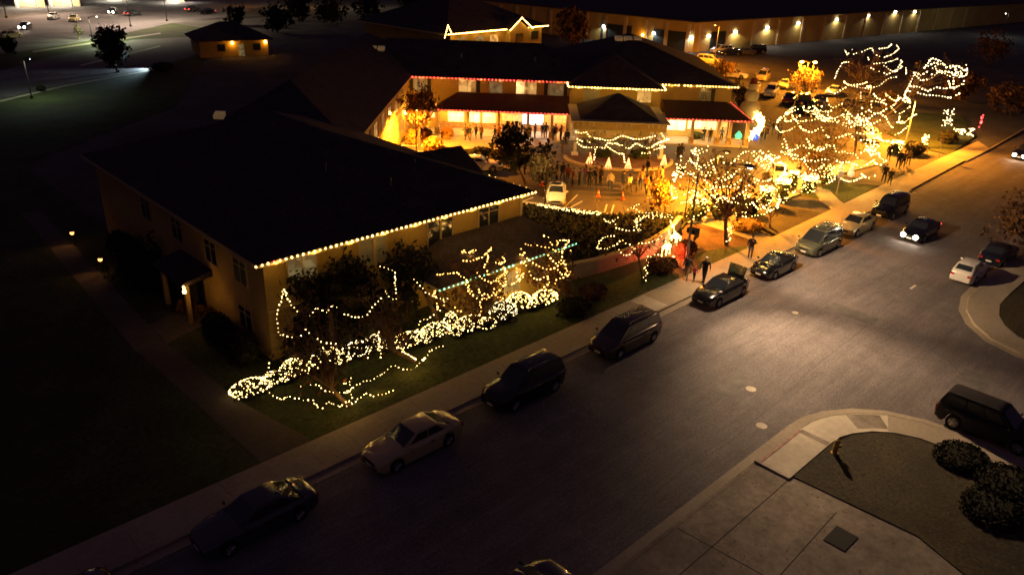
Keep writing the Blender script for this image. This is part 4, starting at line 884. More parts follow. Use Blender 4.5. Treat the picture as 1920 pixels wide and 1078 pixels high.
# second cluster strings near low wall top
h2 = empty('hedge_light_string', (0, 0, 0), 0, 'curl of warm bulbs on the dark planting above the low wall', 'string lights', 'light strings on the ground')
P3 = [Q(*p) + Vector((0, 0, .6)) for p in Z5((1840, 175), (1760, 170), (1700, 178), (1655, 195), (1648, 225), (1655, 245), (1678, 265))]
wb = MB(); wb.path(P3, .01, 4); wb.build('wire', M['wire'], h2); pts = []
for k in range(2): pts += [p + Vector((random.gauss(0, .12), random.gauss(0, .12), random.gauss(0, .1))) for p in resample(P3, .2)]
put_bulbs(h2, pts, M['bw2'], .028, .3); o = light('POINT', P3[4] + Vector((0, 0, .3)), 7, WARM, .15); o.parent = h2
moveroot(h2, (P3[3].x, P3[3].y, 0))
# ground cover on slope
gc = MB(); rnd = random.Random(9)
SB = [(37.6, 38), (38, 32.9), (51.5, 33.5), (56.3, 35.2), (50, 39.3), (46.2, 46.0)]
def inside(x, y):
    c = False
    for k in range(len(SB)):
        (xa, ya), (xb, yb) = SB[k], SB[k - 1]
        if (ya > y) != (yb > y) and x < (xb - xa) * (y - ya) / (yb - ya) + xa: c = not c
    return c
for i in range(16000):
    p = Vector((rnd.uniform(37.6, 56.3), rnd.uniform(32.9, 46)))
    if not inside(p.x, p.y): continue
    p = Vector((p.x, p.y, .3 + rnd.uniform(0, .22))); nn = Vector((rnd.gauss(0, .7), rnd.gauss(0, .7), 1)).normalized(); u = nn.orthogonal().normalized(); w_ = nn.cross(u); s = rnd.uniform(.08, .2)
    gc.quad([p - u * s, p - w_ * s * .7, p + u * s, p + w_ * s * .7])
tag(gc.build('ground_cover', M['leafdk']), 'dark leafy ground cover filling the bed above the low wall', 'ground cover', kind='stuff')

# ------------------------------------------------------------------ low wall, decoration, bed
wl = MB()
wp = [(37.4, 32.75), (40, 32.1), (43, 31.85), (46.4, 32.0), (49.5, 32.6), (52.4, 33.7)]
for i in range(len(wp) - 1):
    a = Vector(wp[i]); c = Vector(wp[i + 1]); n = (c - a).normalized(); n = Vector((-n.y, n.x))
    wl.prism([a, c, c + n * .3, a + n * .3], -.05, 1.15)
lw = wl.build('retaining_wall', M['concrete']); tag(lw, 'low curved concrete wall edging the dark planting behind the grass', 'wall')
cp = MB()
for i in range(len(wp) - 1):
    a = Vector(wp[i]); c = Vector(wp[i + 1]); n = (c - a).normalized(); n = Vector((-n.y, n.x))
    cp.prism([a - n * .05, c - n * .05, c + n * .35, a + n * .35], 1.153, 1.24)
cp.build('coping', M['trim'], lw)
def reindeer(loc, rz, s, label, m='bw', group='lit wire deer'):
    root = empty('lit_wire_deer', loc, rz, label, 'decoration', group)
    J = {'rump': (-.55, 0, .95), 'chest': (.45, 0, 1.0), 'neck': (.75, 0, 1.45), 'head': (1.0, 0, 1.5), 'nose': (1.25, 0, 1.38)}
    segs = [('rump', 'chest'), ('chest', 'neck'), ('neck', 'head'), ('head', 'nose')]
    lines = [[Vector(J[a]), Vector(J[c])] for a, c in segs]
    for x, yy, kx in ((-.5, .18, -.12), (-.5, -.18, .05), (.42, .18, .1), (.42, -.18, -.05)):
        lines.append([Vector((x, yy, .9)), Vector((x + kx, yy, .45)), Vector((x + kx * .4, yy, 0))])
    lines.append([Vector((-.55, .2, .95)), Vector((.45, .2, 1.0)), Vector((.42, .18, .72)), Vector((-.5, .18, .75)), Vector((-.55, .2, .95))])
    lines.append([Vector((-.55, -.2, .95)), Vector((.45, -.2, 1.0)), Vector((.42, -.18, .72)), Vector((-.5, -.18, .75))])
    for sgn in (-1, 1): lines.append([Vector((.95, 0, 1.55)), Vector((.85, sgn * .25, 1.85)), Vector((.95, sgn * .32, 2.1))])
    lines = [[p * s for p in l] for l in lines]
    b = MB()
    for l in lines: b.path(l, .012, 4)
    b.build('frame', M['white'], root); pts = []
    for l in lines: pts += resample(l, .11)
    put_bulbs(root, pts, M[m], .032, .3)
    o = light('POINT', (0, 0, .9 * s), 30, (1, .7, .45), .25); o.parent = root
    return root
reindeer(Q(1248, 482) + Vector((0, 0, .1)), R(15), .85, 'glowing wire deer at the end of the low wall, nearer the small bare tree')
reindeer(Q(1266, 462) + Vector((0, 0, .1)), R(60), .85, 'glowing wire deer at the end of the low wall, nearer the lamp pole')
rp = Q(1262, 490)
fl = empty('ground_floodlight', (rp.x, rp.y, .1), 0, 'small red floodlight in the mulch at the feet of the lit deer', 'floodlight', 'ground floodlights')
b = MB(); b.box(-.12, .12, -.12, .12, .08, .26); b.tube((0, 0, 0), (0, 0, .1), .02); b.build('housing', M['darkmetal'], fl); b = MB(); b.box(-.1, .1, -.1, .1, .262, .275); b.build('lens', M['tailon'], fl)
o = light('POINT', (0, 0, .7), 520, (1, .1, .03), .1); o.parent = fl
# round bed
bp = [Bf(10.3 + 5.7 * math.cos(t), 83.0 + 4.6 * math.sin(t)) for t in [math.pi + i * math.pi / 20 for i in range(21)]]
struct(poly_obj('round_bed', [xy(p) for p in bp] + [xy(Bf(15.9, 84.2)), xy(Bf(4.7, 84.2))], -.03, .12, M['mulch']))
kb = strip('round_bed_kerb', [xy(p) for p in bp], -.1, .22, -.03, .2, M['concrete']); struct(kb)
for i, (px, hcm) in enumerate((((1105, 309), 1.15), ((1140, 318), 1.1), ((1177, 319), 1.1), ((1244, 312), 1.1))):
    p = Q(*px); rr = empty('light_cone', (p.x, p.y, .12), 0, ['glowing cone tree leftmost in the round bed', 'glowing cone tree second from the left in the round bed', 'glowing cone tree third from the left in the round bed', 'glowing cone tree at the right rim of the round bed'][i], 'decoration', 'glowing cone trees in the round bed')
    b = MB()
    for k in range(12): a = k * math.pi / 6; b.tube((.32 * math.cos(a), .32 * math.sin(a), 0), (0, 0, hcm), .012, n=4)
    for k in range(5): pass
    b.build('frame', M['redkerb'], rr)
    pts = [(.34 * (1 - t) * math.cos(t * 70), .34 * (1 - t) * math.sin(t * 70), hcm * t) for t in [j / 90 for j in range(90)]]
    put_bulbs(rr, pts, bulbmat('coral_bulb', (1, .3, .1), 5) if i == 0 else bpy.data.materials['coral_bulb'], .045, .2)
    o = light('POINT', (0, 0, hcm * .7), 16, (1, .3, .08), .2); o.parent = rr
# snowman and lit curve
sp = Bf(30.2, 106)
sn = empty('inflatable_snowman', sp, 0, 'tall white inflatable snowman with a red hat beside the right porch', 'inflatable')
b = MB(); b.ball((0, 0, 1.35), 1.35, 18, 12, sc=(1, 1, 1.0)); b.ball((0, 0, 3.1), .95, 18, 12); b.ball((0, 0, 4.35), .62, 16, 10); b.ball((.7, -.9, 1.6), .35, 10, 8); b.ball((1.0, -.2, 2.0), .3, 10, 8)
M['snowcloth'] = mat('inflatable_nylon', (.33, .29, .19), .7); so = b.build('body', M['snowcloth'], sn, True)
b = MB(); b.tube((0, 0, 4.75), (0, 0, 4.85), .62, n=16); b.tube((0, 0, 4.85), (0, 0, 5.45), .42, .38, n=16); b.build('hat', M['red'], sn, True)
b = MB(); b.tube((-.1, -.5, 4.4), (-.35, -.95, 4.35), .07, .01, 8); b.build('nose', M['cone'], sn)
b = MB(); b.tube((-.5, 0, 3.85), (.5, 0, 3.85), .1, n=8); b.ball((0, -.45, 4.55), .06); b.ball((-.3, -.42, 4.55), .06); b.build('scarf', M['red'], sn)
for c, col, lb in (((26.0, 94.2), (.05, .9, .35), 'green'), ((27.0, 93.6), (1, .08, .05), 'red'), ((28.0, 94.0), (.03, .12, 1), 'blue')):
    if 'g_' + lb not in M: M['g_' + lb] = mat(lb + '_glow', col, .6, emit=col, estr=1.4)
    p = Bf(*c); g = empty('glowing_gift', p, R(30), 'small inflatable gift glowing %s before the right porch' % lb, 'inflatable', 'glowing gifts by the lit curve')
    b = MB(); b.ball((0, 0, .4), .4, 12, 8, sc=(1, 1, 1)); b.tube((0, 0, .78), (0, 0, .92), .1, .16, 8); b.build('balloon_body', M['g_' + lb], g, True)
    b = MB(); b.tube((-.42, 0, .4), (.42, 0, .4), .04); b.tube((0, -.42, .4), (0, .42, .4), .04); b.build('ribbon', M['white'], g)
cv = empty('light_curtain', Bf(30.5, 100), 0, 'brilliant curved arch of bulbs running forward from the snowman', 'string lights', 'light strings on the ground')
pts = []; line = [Q(*p) + Vector((0, 0, .9)) for p in [(1408, 222), (1420, 231), (1427, 243), (1421, 256), (1406, 268)]]
wb = MB(); wb.path([p - Bf(30.5, 100) for p in line], .02, 4)
for p in resample(line, .18):
    for k in range(4): pts.append(p - Bf(30.5, 100) + Vector((random.uniform(-.35, .35), random.uniform(-.2, .2), random.uniform(-.7, .5))))
wb.build('wire', M['wire'], cv); put_bulbs(cv, pts, M['bw'], .06, .3)
for k in (0, 2, 4): o = light('POINT', line[k] - Bf(30.5, 100) + Vector((0, 0, .5)), 30, (1, .75, .4), .2); o.parent = cv
for i, (px, hh) in enumerate((((1574, 330), .9), ((1594, 334), .8))):
    p = Q(*px); s = empty('lit_snowman', (p.x, p.y, .1), 0, ['small glowing snowman behind the white sign post', 'small glowing snowman right of the white sign post'][i], 'decoration', 'small glowing snowmen')
    b = MB(); b.ball((0, 0, .35), .35, 12, 8); b.ball((0, 0, .85), .26, 12, 8); b.ball((0, 0, 1.22), .18, 12, 8)
    if 'g_snow' not in M: M['g_snow'] = mat('snow_glow', (1, .8, .6), .6, emit=(1, .6, .3), estr=.8)
    b.build('body', M['g_snow'], s, True); b = MB(); b.tube((0, 0, 1.36), (0, 0, 1.5), .14, n=10); b.build('hat', M['black'], s)
# arch/letter shapes of lights at the far corner island
def light_panel(label, px0, px1, w_, h_, n, m, power=8):
    p = Q(*px0); rr = empty('string_light_figure', (p.x, p.y, .1), R(px1), label, 'decoration', 'lit panels on the corner island')
    b = MB(); b.path([(-w_ / 2, 0, 0), (-w_ / 2, 0, h_), (w_ / 2, 0, h_), (w_ / 2, 0, 0)], .015, 4); b.build('frame', M['darkmetal'], rr)
    put_bulbs(rr, [(random.uniform(-w_ / 2, w_ / 2), random.uniform(-.1, .1), random.uniform(.1, h_)) for i in range(n)], M[m], .05, .3)
    o = light('POINT', (0, -.4, h_ * .6), power, WARM, .2); o.parent = rr
light_panel('slanted panel of bulbs on the corner island grass', (1804, 258), -45, 2.6, 1.1, 50, 'bc', 4)
light_panel('cluster of bulbs left of the slanted panel, up in the branches', (1772, 240), -45, 1.6, 2.4, 34, 'bc', 4)
light_panel('tall narrow stack of bulbs beside the driveway corner', (1728, 288), -30, .8, 2.1, 60, 'bw', 12)
light_panel('red and white pole of bulbs at the tip of the island', (1836, 242), -45, .25, 1.8, 20, 'br', 3)

# ------------------------------------------------------------------ lamps on posts
def lamp_post(label, base, h, kind='shoebox', power=300, col=SOD, toward=(0, 1), arm=.6, lens='sodium', group='parking court lamp posts', cone=None, r=.055, pm='darkmetal', cat='lamp post', heads=1, omni=False, lr=.12):
    root = empty('lamp_post', (base[0], base[1], 0), 0, label, cat, group)
    b = MB(); b.tube((0, 0, 0), (0, 0, h), r * 1.3, r * .8, 8); b.tube((0, 0, -.05), (0, 0, .35), r * 3.2, n=12); b.build('pole', M[pm], root)
    d = Vector((toward[0], toward[1], 0)).normalized()
    for s in range(heads):
        dd = d if s == 0 else -d
        b = MB(); b.path([(0, 0, h - .1), dd * arm * .5 + Vector((0, 0, h + .12)), dd * arm + Vector((0, 0, h + .15))], r * .6, 6); b.build('arm', M[pm], root)
        e = dd * (arm + .25) + Vector((0, 0, h + .15)); n = Vector((-dd.y, dd.x, 0)) * .18
        b = MB(); q = [e - dd * .3 - n, e + dd * .3 - n, e + dd * .3 + n, e - dd * .3 + n]; b.hexa([p - Vector((0, 0, .06)) for p in q], [p + (e - p) * .3 + Vector((0, 0, .12)) for p in q]); hd = b.build('lamp_head', M[pm], root)
        b = MB(); b.ball(e - Vector((0, 0, .1)), lr, 8, 6, sc=(1, 1, .5)); b.build('lens', M[lens], hd)
        if omni: o = light('POINT', e - Vector((0, 0, .3)), power, col, .15)
        else: o = light('SPOT', e - Vector((0, 0, .22)), power, col, .12, target=e + Vector((0, 0, -5)), cone=cone or R(165), blend=.35)
        o.parent = root
    return root
# the street lamp that lights the road
sl = empty('street_lamp', (45.45, 28.4, 0), 0, 'galvanised street lamp with a long curved arm over the sidewalk', 'street lamp')
b = MB(); b.tube((0, 0, -.05), (0, 0, 7.4), .1, .065, 10); b.tube((0, 0, 0), (0, 0, .3), .2, n=12); b.build('pole', M['polemetal'], sl)
b = MB(); b.path([(0, 0, 7.3), (0, -.5, 7.9), (0, -1.9, 8.45), (0, -3.3, 8.7)], .04, 8); b.build('arm', M['polemetal'], sl)
b = MB(); b.ball((0, -3.75, 8.7), .28, 12, 8, sc=(.8, 1.6, .45)); hd = b.build('lamp_head', M['metal'], sl, True)
b = MB(); b.ball((0, -3.8, 8.58), .13, 12, 8, sc=(.9, 1.3, .4)); b.build('lens', M['ledw'], hd)
for tg, pw, cn, bl_ in (((45.6, 17.5, 0), 4200, 155, .6), ((56, 17, 0), 10000, 84, 1), ((38, 12.4, 0), 22000, 80, 1), ((69, 20, 0), 9500, 60, 1)):
    o = light('SPOT', (45.45, 24.55, 8.35), pw, (1, .66, .37), .1, target=tg, cone=R(cn), blend=bl_)
    o.parent = sl; o.matrix_parent_inverse = Matrix.Translation((-45.45, -28.4, 0))
b = MB(); b.box(.06, .65, -.35, .35, 2.9, 3.25); b.build('sign_panel', M['shutter'], sl)
# a lamp far down the street, beyond the frame, and pole with sign
lamp_post('dark shoebox lamp post in the corner of the court, by the lit wall', Bf(-11.2, 79.8), 4.9, power=26000, toward=(S2, S2), col=(1, .31, .02))
lamp_post('dark lamp post at the lot walk left of the big bare tree', (54.2, 34.6), 4.2, power=10000, toward=(0, 1), col=(1, .34, .02))
lamp_post('thin dark lamp post beside the white sedan', (47.3, 44.4), 4.8, power=2200, toward=(0, 1), col=(1, .5, .12), lr=.05)
p = Q(1696, 277)
lamp_post('tall pale lamp post at the driveway between the garlanded trees', p, 5.6, power=30000, toward=(-1, 1), r=.08, pm='polemetal', col=(1, .32, .02))
lamp_post('glowing twin-headed lamp post inside the amber tree', Q(1506, 172), 4.6, power=13000, toward=E1, heads=2, omni=True, arm=.8, lr=.35, col=(1, .33, .02))
lamp_post('lamp post beside the far parked cars, in front of the far tree', Q(1620, 225), 4.6, power=4500, toward=(-1, 0), omni=True, lr=.28, col=(1, .42, .06))
lamp_post('tall thin lamp post by the right roof corner', Q(1338, 128), 7.5, power=16000, toward=(0, 1), pm='polemetal', col=(1, .33, .02))
lamp_post('lamp post behind the orange lit low tree', Q(1500, 318), 4.4, power=20000, toward=(0, 1), omni=False, col=(1, .43, .05))
lamp_post('lamp post by the bright mounds of hedge', (63, 37.5), 4.2, power=32000, toward=(0, -1), col=(1, .33, .02))
# path lights at left
for i, (px, tw) in enumerate((((142, 462), 1), ((195, 513), 1))):
    p = Q(*px); rr = empty('path_light', (p.x, p.y, 0), 0, ['small path light farther up the dark side path', 'small path light nearer the side entrance'][i], 'path light', 'path lights along the side path')
    b = MB(); b.tube((0, 0, 0), (0, 0, 1.0), .05, n=8); b.build('post', M['darkmetal'], rr); b = MB(); b.tube((0, 0, 1.16), (0, 0, 1.24), .2, .03, 10); b.build('cap', M['darkmetal'], rr)
    b = MB(); b.ball((-.06, 0, 1.06), .13, 8, 6); b.build('lens', M['pathlens'], rr); o = light('SPOT', (-.1, -.05, .98), 110, (1, .46, .1), .06, target=(-1.3, -.6, 0), cone=R(115), blend=.8); o.parent = rr
# sign posts
def sign_post(label, base, h, w_, hh, m, face, group='sign posts', writing=None):
    root = empty('sign_post', (base[0], base[1], 0), R(face), label, 'sign', group)
    b = MB(); b.tube((0, 0, 0), (0, 0, h), .035, n=6); b.build('post', M['polemetal'], root)
    b = MB(); b.box(-w_ / 2, w_ / 2, -.06, -.04, h - hh, h); b.build('sign_panel', M[m], root)
    return root
sign_post('white rectangular sign on a thin post by the dark hedge gap', Q(1568, 366), 2.3, .55, .6, 'white', -45)
sign_post('small pale sign on a leaning thin post at the driveway corner', Q(1758, 299), 2.4, .35, .5, 'trim', -45)
sign_post('low real-estate style board on the grass beside the lamp pole', Q(1302, 462), 1.1, 1.3, .5, 'shutter', 15)
# traffic cones
def cone_proto():
    root = empty('traffic_cone', (0, 0, 0), 0, 'x', 'traffic cone', 'traffic cones in the court')
    b = MB(); b.tube((0, 0, .03), (0, 0, .72), .16, .03, 12); b.build('cone_body', M['cone'], root)
    b = MB(); b.box(-.2, .2, -.2, .2, 0, .03); b.build('base', M['cone'], root)
    b = MB(); b.tube((0, 0, .36), (0, 0, .5), .102, .075, 12); b.build('reflective_band', M['cream'], root); return root
c0 = cone_proto(); reg(c0)
for i, (px, lb) in enumerate([((1122, 369), 'orange cone before the man in the cream jacket'), ((1167, 374), 'orange cone behind the white-jacketed walker'), ((1241, 372), 'orange cone under the orange bushy tree'), ((1302, 374), 'orange cone left of the big bare tree trunk, beside the pole'), ((1344, 360), 'orange cone behind the big bare tree'), ((924, 312), 'tall orange cone at the bonnet of the half hidden white car'), ((1017, 348), 'orange cone behind the white sedan roof'), ((953, 276), 'orange cone by the dark court tree')]):
    o = c0 if i == 0 else copy_tree(c0); o.location = Q(*px); o['label'] = lb

# ------------------------------------------------------------------ cars
SPEC = {
 'sedan': dict(L=4.85, W=1.82, H=1.43, hood=(.70, .93), belt=.97, deck=1.02, tail=.86, cab=(.215, -.36), top=(.05, -.20)),
 'coupe': dict(L=4.5, W=1.78, H=1.38, hood=(.68, .90), belt=.94, deck=1.0, tail=.84, cab=(.22, -.36), top=(.04, -.17)),
 'suv': dict(L=4.8, W=1.9, H=1.8, hood=(.9, 1.1), belt=1.13, deck=1.13, tail=1.0, cab=(.24, -.485), top=(.09, -.43)),
 'van': dict(L=5.05, W=1.95, H=1.75, hood=(.75, 1.02), belt=1.05, deck=1.05, tail=.95, cab=(.33, -.485), top=(.12, -.43)),
 'hatch': dict(L=4.1, W=1.72, H=1.46, hood=(.72, .93), belt=.96, deck=.96, tail=.88, cab=(.24, -.485), top=(.05, -.33)),
}
def car(label, loc, heading, kind, pm, group='cars parked along the street kerb', lights=False, tails=False, simple=False, rack=False, sunroof=False, trunk_open=False, name=None, cat='car'):
    S = SPEC[kind]; L, W, H = S['L'], S['W'], S['H']; hl = L / 2
    root = empty(name or {'sedan': 'sedan_car', 'coupe': 'coupe_car', 'suv': 'suv_car', 'van': 'minivan', 'hatch': 'hatchback_car'}[kind], loc, heading, label, cat, group)
    xf, xr = L * S['cab'][0], L * S['cab'][1]; tf, tr = L * S['top'][0], L * S['top'][1]
    wx = (hl - .92, -hl + .98); WR = .33 if kind != 'suv' else .37
    def ztop(x):
        if x > xf:
            t = (x - xf) / (hl - xf); return S['hood'][1] + (S['hood'][0] - S['hood'][1]) * t ** 2.2
        if x > xr: return S['belt']
        t = (xr - x) / (xr + hl) if xr + hl > 0 else 0; return S['deck'] + (S['tail'] - S['deck']) * t ** 2
    def hw(x):
        t = abs(x) / hl; return W / 2 * (1 - .16 * t ** 5 - (.05 * t ** 2))
    xs = sorted(set([round(-hl + L * i / 34, 4) for i in range(35)] + [xf, xr] + [w + d for w in wx for d in (-WR - .06, WR + .06, 0)]))
    b = MB(); rows = []
    for x in xs:
        e = 1.0; w = hw(x); zt = ztop(x); zb = .2 if abs(x) < hl * .93 else .3
        if abs(abs(x) - hl) < 1e-3: w *= .93; zt -= .07
        for wc in wx:
            if abs(x - wc) <= WR + .06: zb = max(zb, WR + math.sqrt(max(0, (WR + .06) ** 2 - (x - wc) ** 2)))
        zb = min(zb, zt - .2)
        half = [(w * .97, zb), (w, zb + (zt - zb) * .35), (w * .985, zb + (zt - zb) * .72), (w * .95, zt - .07), (w * .87, zt - .005), (w * .45, zt + .025)]
        row = [(x, -y, z) for y, z in half] + [(x, 0, zt + .032)] + [(x, y, z) for y, z in half[::-1]]
        rows.append(row)
    n = len(rows[0])
    for r_ in rows: b.v += r_
    for i in range(len(rows) - 1):
        for j in range(n - 1): b.f.append((i * n + j, i * n + j + 1, (i + 1) * n + j + 1, (i + 1) * n + j)); b.m.append(0)
        b.f.append((i * n + n - 1, i * n, (i + 1) * n, (i + 1) * n + n - 1)); b.m.append(1)
    b.f.append(tuple(range(n))); b.m.append(0); b.f.append(tuple((len(rows) - 1) * n + j for j in reversed(range(n)))); b.m.append(0)
    body = b.build('body', [M[pm], M['under']], root); smooth_angle(body, 40)
    # cabin
    bz = S['belt'] - .02; wb = W / 2 * .86; wt = W / 2 * .68; rz = H - .05
    fr = [(xf, -wb * .93, bz), (xf, wb * .93, bz), (xr, wb * .93, bz), (xr, -wb * .93, bz)]
    tp = [(tf, -wt, rz), (tf, wt, rz), (tr, wt, rz), (tr, -wt, rz)]
    c = MB(); k = .5
    midb = [(xf + (tf - xf) * k, -(wb + wt) / 2 - .012, (bz + rz) / 2)]
    c.v += fr + tp + [((tf + tr) / 2 + sx * (tf - tr) * .36, sy * wt * .72, H) for sx, sy in ((1, -1), (1, 1), (-1, 1), (-1, -1))]
    for f in ((0, 1, 5, 4), (1, 2, 6, 5), (2, 3, 7, 6), (3, 0, 4, 7), (4, 5, 9, 8), (5, 6, 10, 9), (6, 7, 11, 10), (7, 4, 8, 11), (8, 9, 10, 11)): c.f.append(f); c.m.append(0)
    cab = c.build('roof', M[pm], root)
    bm = bmesh.new(); bm.from_mesh(cab.data); bmesh.ops.recalc_face_normals(bm, faces=bm.faces)
    bmesh.ops.bevel(bm, geom=[e for e in bm.edges if e.calc_length() > .1 and len(e.link_faces) == 2 and e.calc_face_angle(0) > .2], offset=.045, segments=2, affect='EDGES'); bm.to_mesh(cab.data); bm.free(); smooth_angle(cab, 40)
    def pane(nm, a, b_, c_, d_, m0, m1, mt, mb_, m=M['glassdark'], off=.014):
        a, b_, c_, d_ = map(Vector, (a, b_, c_, d_))      # a,b bottom; c,d top (c over b)
        def P(s, t): return (a.lerp(b_, s)).lerp(d_.lerp(c_, s), t)
        q = [P(m0, mb_), P(1 - m1, mb_), P(1 - m1, 1 - mt), P(m0, 1 - mt)]
        nn = (b_ - a).cross(d_ - a).normalized()
        if nn.dot(P(.5, .5) - Vector((0, 0, .8))) < 0: nn = -nn
        g = MB(); g.hexa([p - nn * .01 for p in q], [p + nn * off for p in q]); return g.build(nm, m, root)
    pane('windscreen', fr[0], fr[1], tp[1], tp[0], .05, .05, .05, .02)
    pane('rear_window', fr[2], fr[3], tp[3], tp[2], .09, .09, .1, .08 if kind in ('sedan', 'coupe') else .3)
    for s in (0, 1):
        A, B_, Cc, D = (fr[1], fr[2], tp[2], tp[1]) if s else (fr[0], fr[3], tp[3], tp[0])
        if kind in ('suv', 'van'): cuts = ((.12, .655), (.37, .37), (.66, .05))
        elif kind == 'coupe': cuts = ((.13, .42), (.61, .12))
        else: cuts = ((.12, .52), (.51, .14))
        for m0, m1 in cuts: pane('side_window', A, B_, Cc, D, m0, m1, .12, .1)
    if sunroof:
        g = MB(); xm = (tf + tr) / 2 + .12; g.box(xm - .38, xm + .38, -.42, .42, H - .004, H + .012); g.build('sunroof', M['glassdark'], root)
    if rack:
        for s in (-1, 1):
            g = MB(); g.path([(tf - .1, s * wt * .86, H - .03), (tf - .25, s * wt * .86, H + .07), (tr + .25, s * wt * .86, H + .07), (tr + .1, s * wt * .86, H - .03)], .022, 5)
            g.build('roof_rail', M['metal'], root)
    # wheels
    for wc in wx:
        for s in (-1, 1):
            t = MB(); yo = s * (W / 2 - .02 - .11)
            t.tube((wc, yo - .1, WR), (wc, yo + .1, WR), WR, n=20)
            wh = t.build('wheel', M['rubber'], root); g = MB(); ys = yo + s * .105
            g.tube((wc, ys - .012, WR), (wc, ys + .002, WR), WR * .66, n=16)
            rim = g.build('rim', M['metal'], wh)
            g = MB()
            for k in range(5):
                a = k * 2 * math.pi / 5 + .3; g.tube((wc, ys + s * .008, WR), (wc + WR * .62 * math.cos(a), ys + s * .008, WR + WR * .62 * math.sin(a)), .04, .03, 5)
            g.tube((wc, ys, WR), (wc, ys + s * .02, WR), .06, n=8); g.build('spokes', M['rim'], wh)
    hwf = hw(hl) ; zh = S['hood'][0] - .09
    for s in (-1, 1):
        g = MB(); g.hexa([(hl - .16, s * hwf * .92, zh - .08), (hl + .012, s * hwf * .45, zh - .08), (hl + .012, s * hwf * .45, zh + .05), (hl - .16, s * hwf * .92, zh + .06)][::s], [(hl - .3, s * hwf * .9, zh - .06), (hl - .15, s * hwf * .45, zh - .06), (hl - .15, s * hwf * .45, zh + .04), (hl - .3, s * hwf * .9, zh + .04)][::s])
        g.v = [(x, y + s * .035, z) for x, y, z in g.v]
        if lights: g.ball((hl + .03, s * hwf * .68, zh - .01), .17 if lights < 2000 else .18, 10, 8)  # oversized glowing ball stands in for the headlight glare
        g.build('headlight', M['head'] if lights else M['headoff'], root)
        zt_ = S['tail'] - .1; g = MB(); y0 = s * hw(-hl) * .93
        g.box(-hl - .012, -hl + .2, min(y0, y0 * .62), max(y0, y0 * .62) , zt_ - (.1 if kind in ('sedan', 'coupe', 'hatch') else .3), zt_ + .06); g.v = [(x, y + s * .045, z) for x, y, z in g.v]
        g.build('tail_light', M['tailon'] if tails else M['tail'], root)
        g = MB(); g.ball((xf - .22, s * (W / 2 + .06), S['belt'] + .06), .11, 8, 6, sc=(.6, 1, .75)); g.build('mirror', M[pm], root)
    g = MB(); g.box(hl - .02, hl + .012, -.42, .42, zh - .1, zh + .03); g.box(hl - .05, hl - .0, -.62, .62, .32, .42); g.build('grille', M['under'], root)
    for x0, sg in ((hl + .014, 1), (-hl - .014, -1)):
        g = MB(); zc = .42 if sg > 0 else S['tail'] - .32; g.box(x0 - .01, x0 + .01, -.2, .2, zc - .06, zc + .06)
        pl = g.build('licence_plate', M['plate'], root)
    g = MB()
    for s in (-1, 1):
        for xx in ((xf + xr) * .5 + .05, xf - .35, xr + .35): g.box(xx - .008, xx + .008, s * W / 2 * .985 - .004, s * W / 2 * .985 + .004, .35, S['belt'] - .1)
        for xx in ((xf + xr) * .5 - .12,) + ((xr + .5,) if kind != 'coupe' else ()): g.box(xx - .09, xx + .09, s * W / 2 - .02, s * W / 2 + .02, S['belt'] - .2, S['belt'] - .165)
    g.build('door_trim', M['under'], root)
    if trunk_open:
        g = MB(); g.hexa([(xr + .12, -.62, S['deck'] + .05), (xr + .06, -.62, S['deck'] + .05), (xr + .06, .62, S['deck'] + .05), (xr + .12, .62, S['deck'] + .05)], [(xr - .1, -.66, S['deck'] + .85), (xr - .16, -.66, S['deck'] + .85), (xr - .16, .66, S['deck'] + .85), (xr - .1, .66, S['deck'] + .85)])
        g.build('boot_lid', M[pm], root)
    if lights:
        for s in (-1, 1):
            o = light('SPOT', (hl + .12, s * hwf * .65, zh), lights, (1, .86, .62), .06, cone=R(75), blend=.7, target=(hl + 12, s * .3, -.6)); o.parent = root
    return root
HD = R(180)
def slot(px_a, px_b, v=None):
    a, c = Q(*px_a), Q(*px_b); return (a.x + c.x) / 2
V0 = 24.28
car('dark sedan in the lower left shadow, its red tail lamp beside the kerb', (10.0, V0, 0), HD, 'sedan', 'p_slate')
car('silver sedan parked at the street kerb', (17.75, V0 - .05, 0), HD, 'sedan', 'p_silver')
car('black sport utility car right behind the silver sedan', (25.0, V0, 0), HD, 'suv', 'p_black', rack=True)
car('dark brown minivan parked alone mid kerb with a reflective side', (33.4, V0, 0), HD, 'van', 'p_brown', rack=True)
car('black sedan with raised boot lid beside the walking family', (43.6, V0, 0), HD, 'sedan', 'p_black', trunk_open=True)
car('black sedan parked before the green-grey minivan, garland glints on its glass', (50.6, V0 - .05, 0), HD, 'coupe', 'p_black')
car('green-grey minivan in the kerb row', (57.6, V0, 0), HD, 'van', 'p_green', rack=True)
car('pale silver car with orange lit bonnet behind the minivan', (64.2, V0, 0), HD, 'sedan', 'p_silver')
car('dark sport utility car at the far end of the kerb row', (71.0, V0 - .1, 0), HD, 'suv', 'p_black')
car('grey car partly cut by the lower left picture corner', (2.2, V0 + .1, 0), HD, 'sedan', 'p_grey')
car('white hatchback seen from behind at the far corner kerb', (60.9, 14.25, 0), 0, 'hatch', 'p_white', 'cars on the right hand kerbs')
car('dark navy sedan parked ahead of the white hatchback', (66.6, 14.0, 0), 0, 'sedan', 'p_navy', 'cars on the right hand kerbs')
car('tall dark car on the side street, only its edges catching light', (40.0, 6.5, 0), R(-90), 'suv', 'p_dull', 'cars on the right hand kerbs')
car('dark rounded car cut by the bottom picture edge', (15.0, 14.15, 0), 0, 'hatch', 'p_slate', 'cars on the right hand kerbs')
car('black car driving towards the viewer with both headlights lit', (67.2, 20.1, 0), HD, 'sedan', 'p_black', 'cars driving on the street', lights=2800, tails=True)
car('car at the right picture edge, headlights glaring', (105.2, 22.6, 0), HD, 'sedan', 'p_black', 'cars driving on the street', lights=2600)
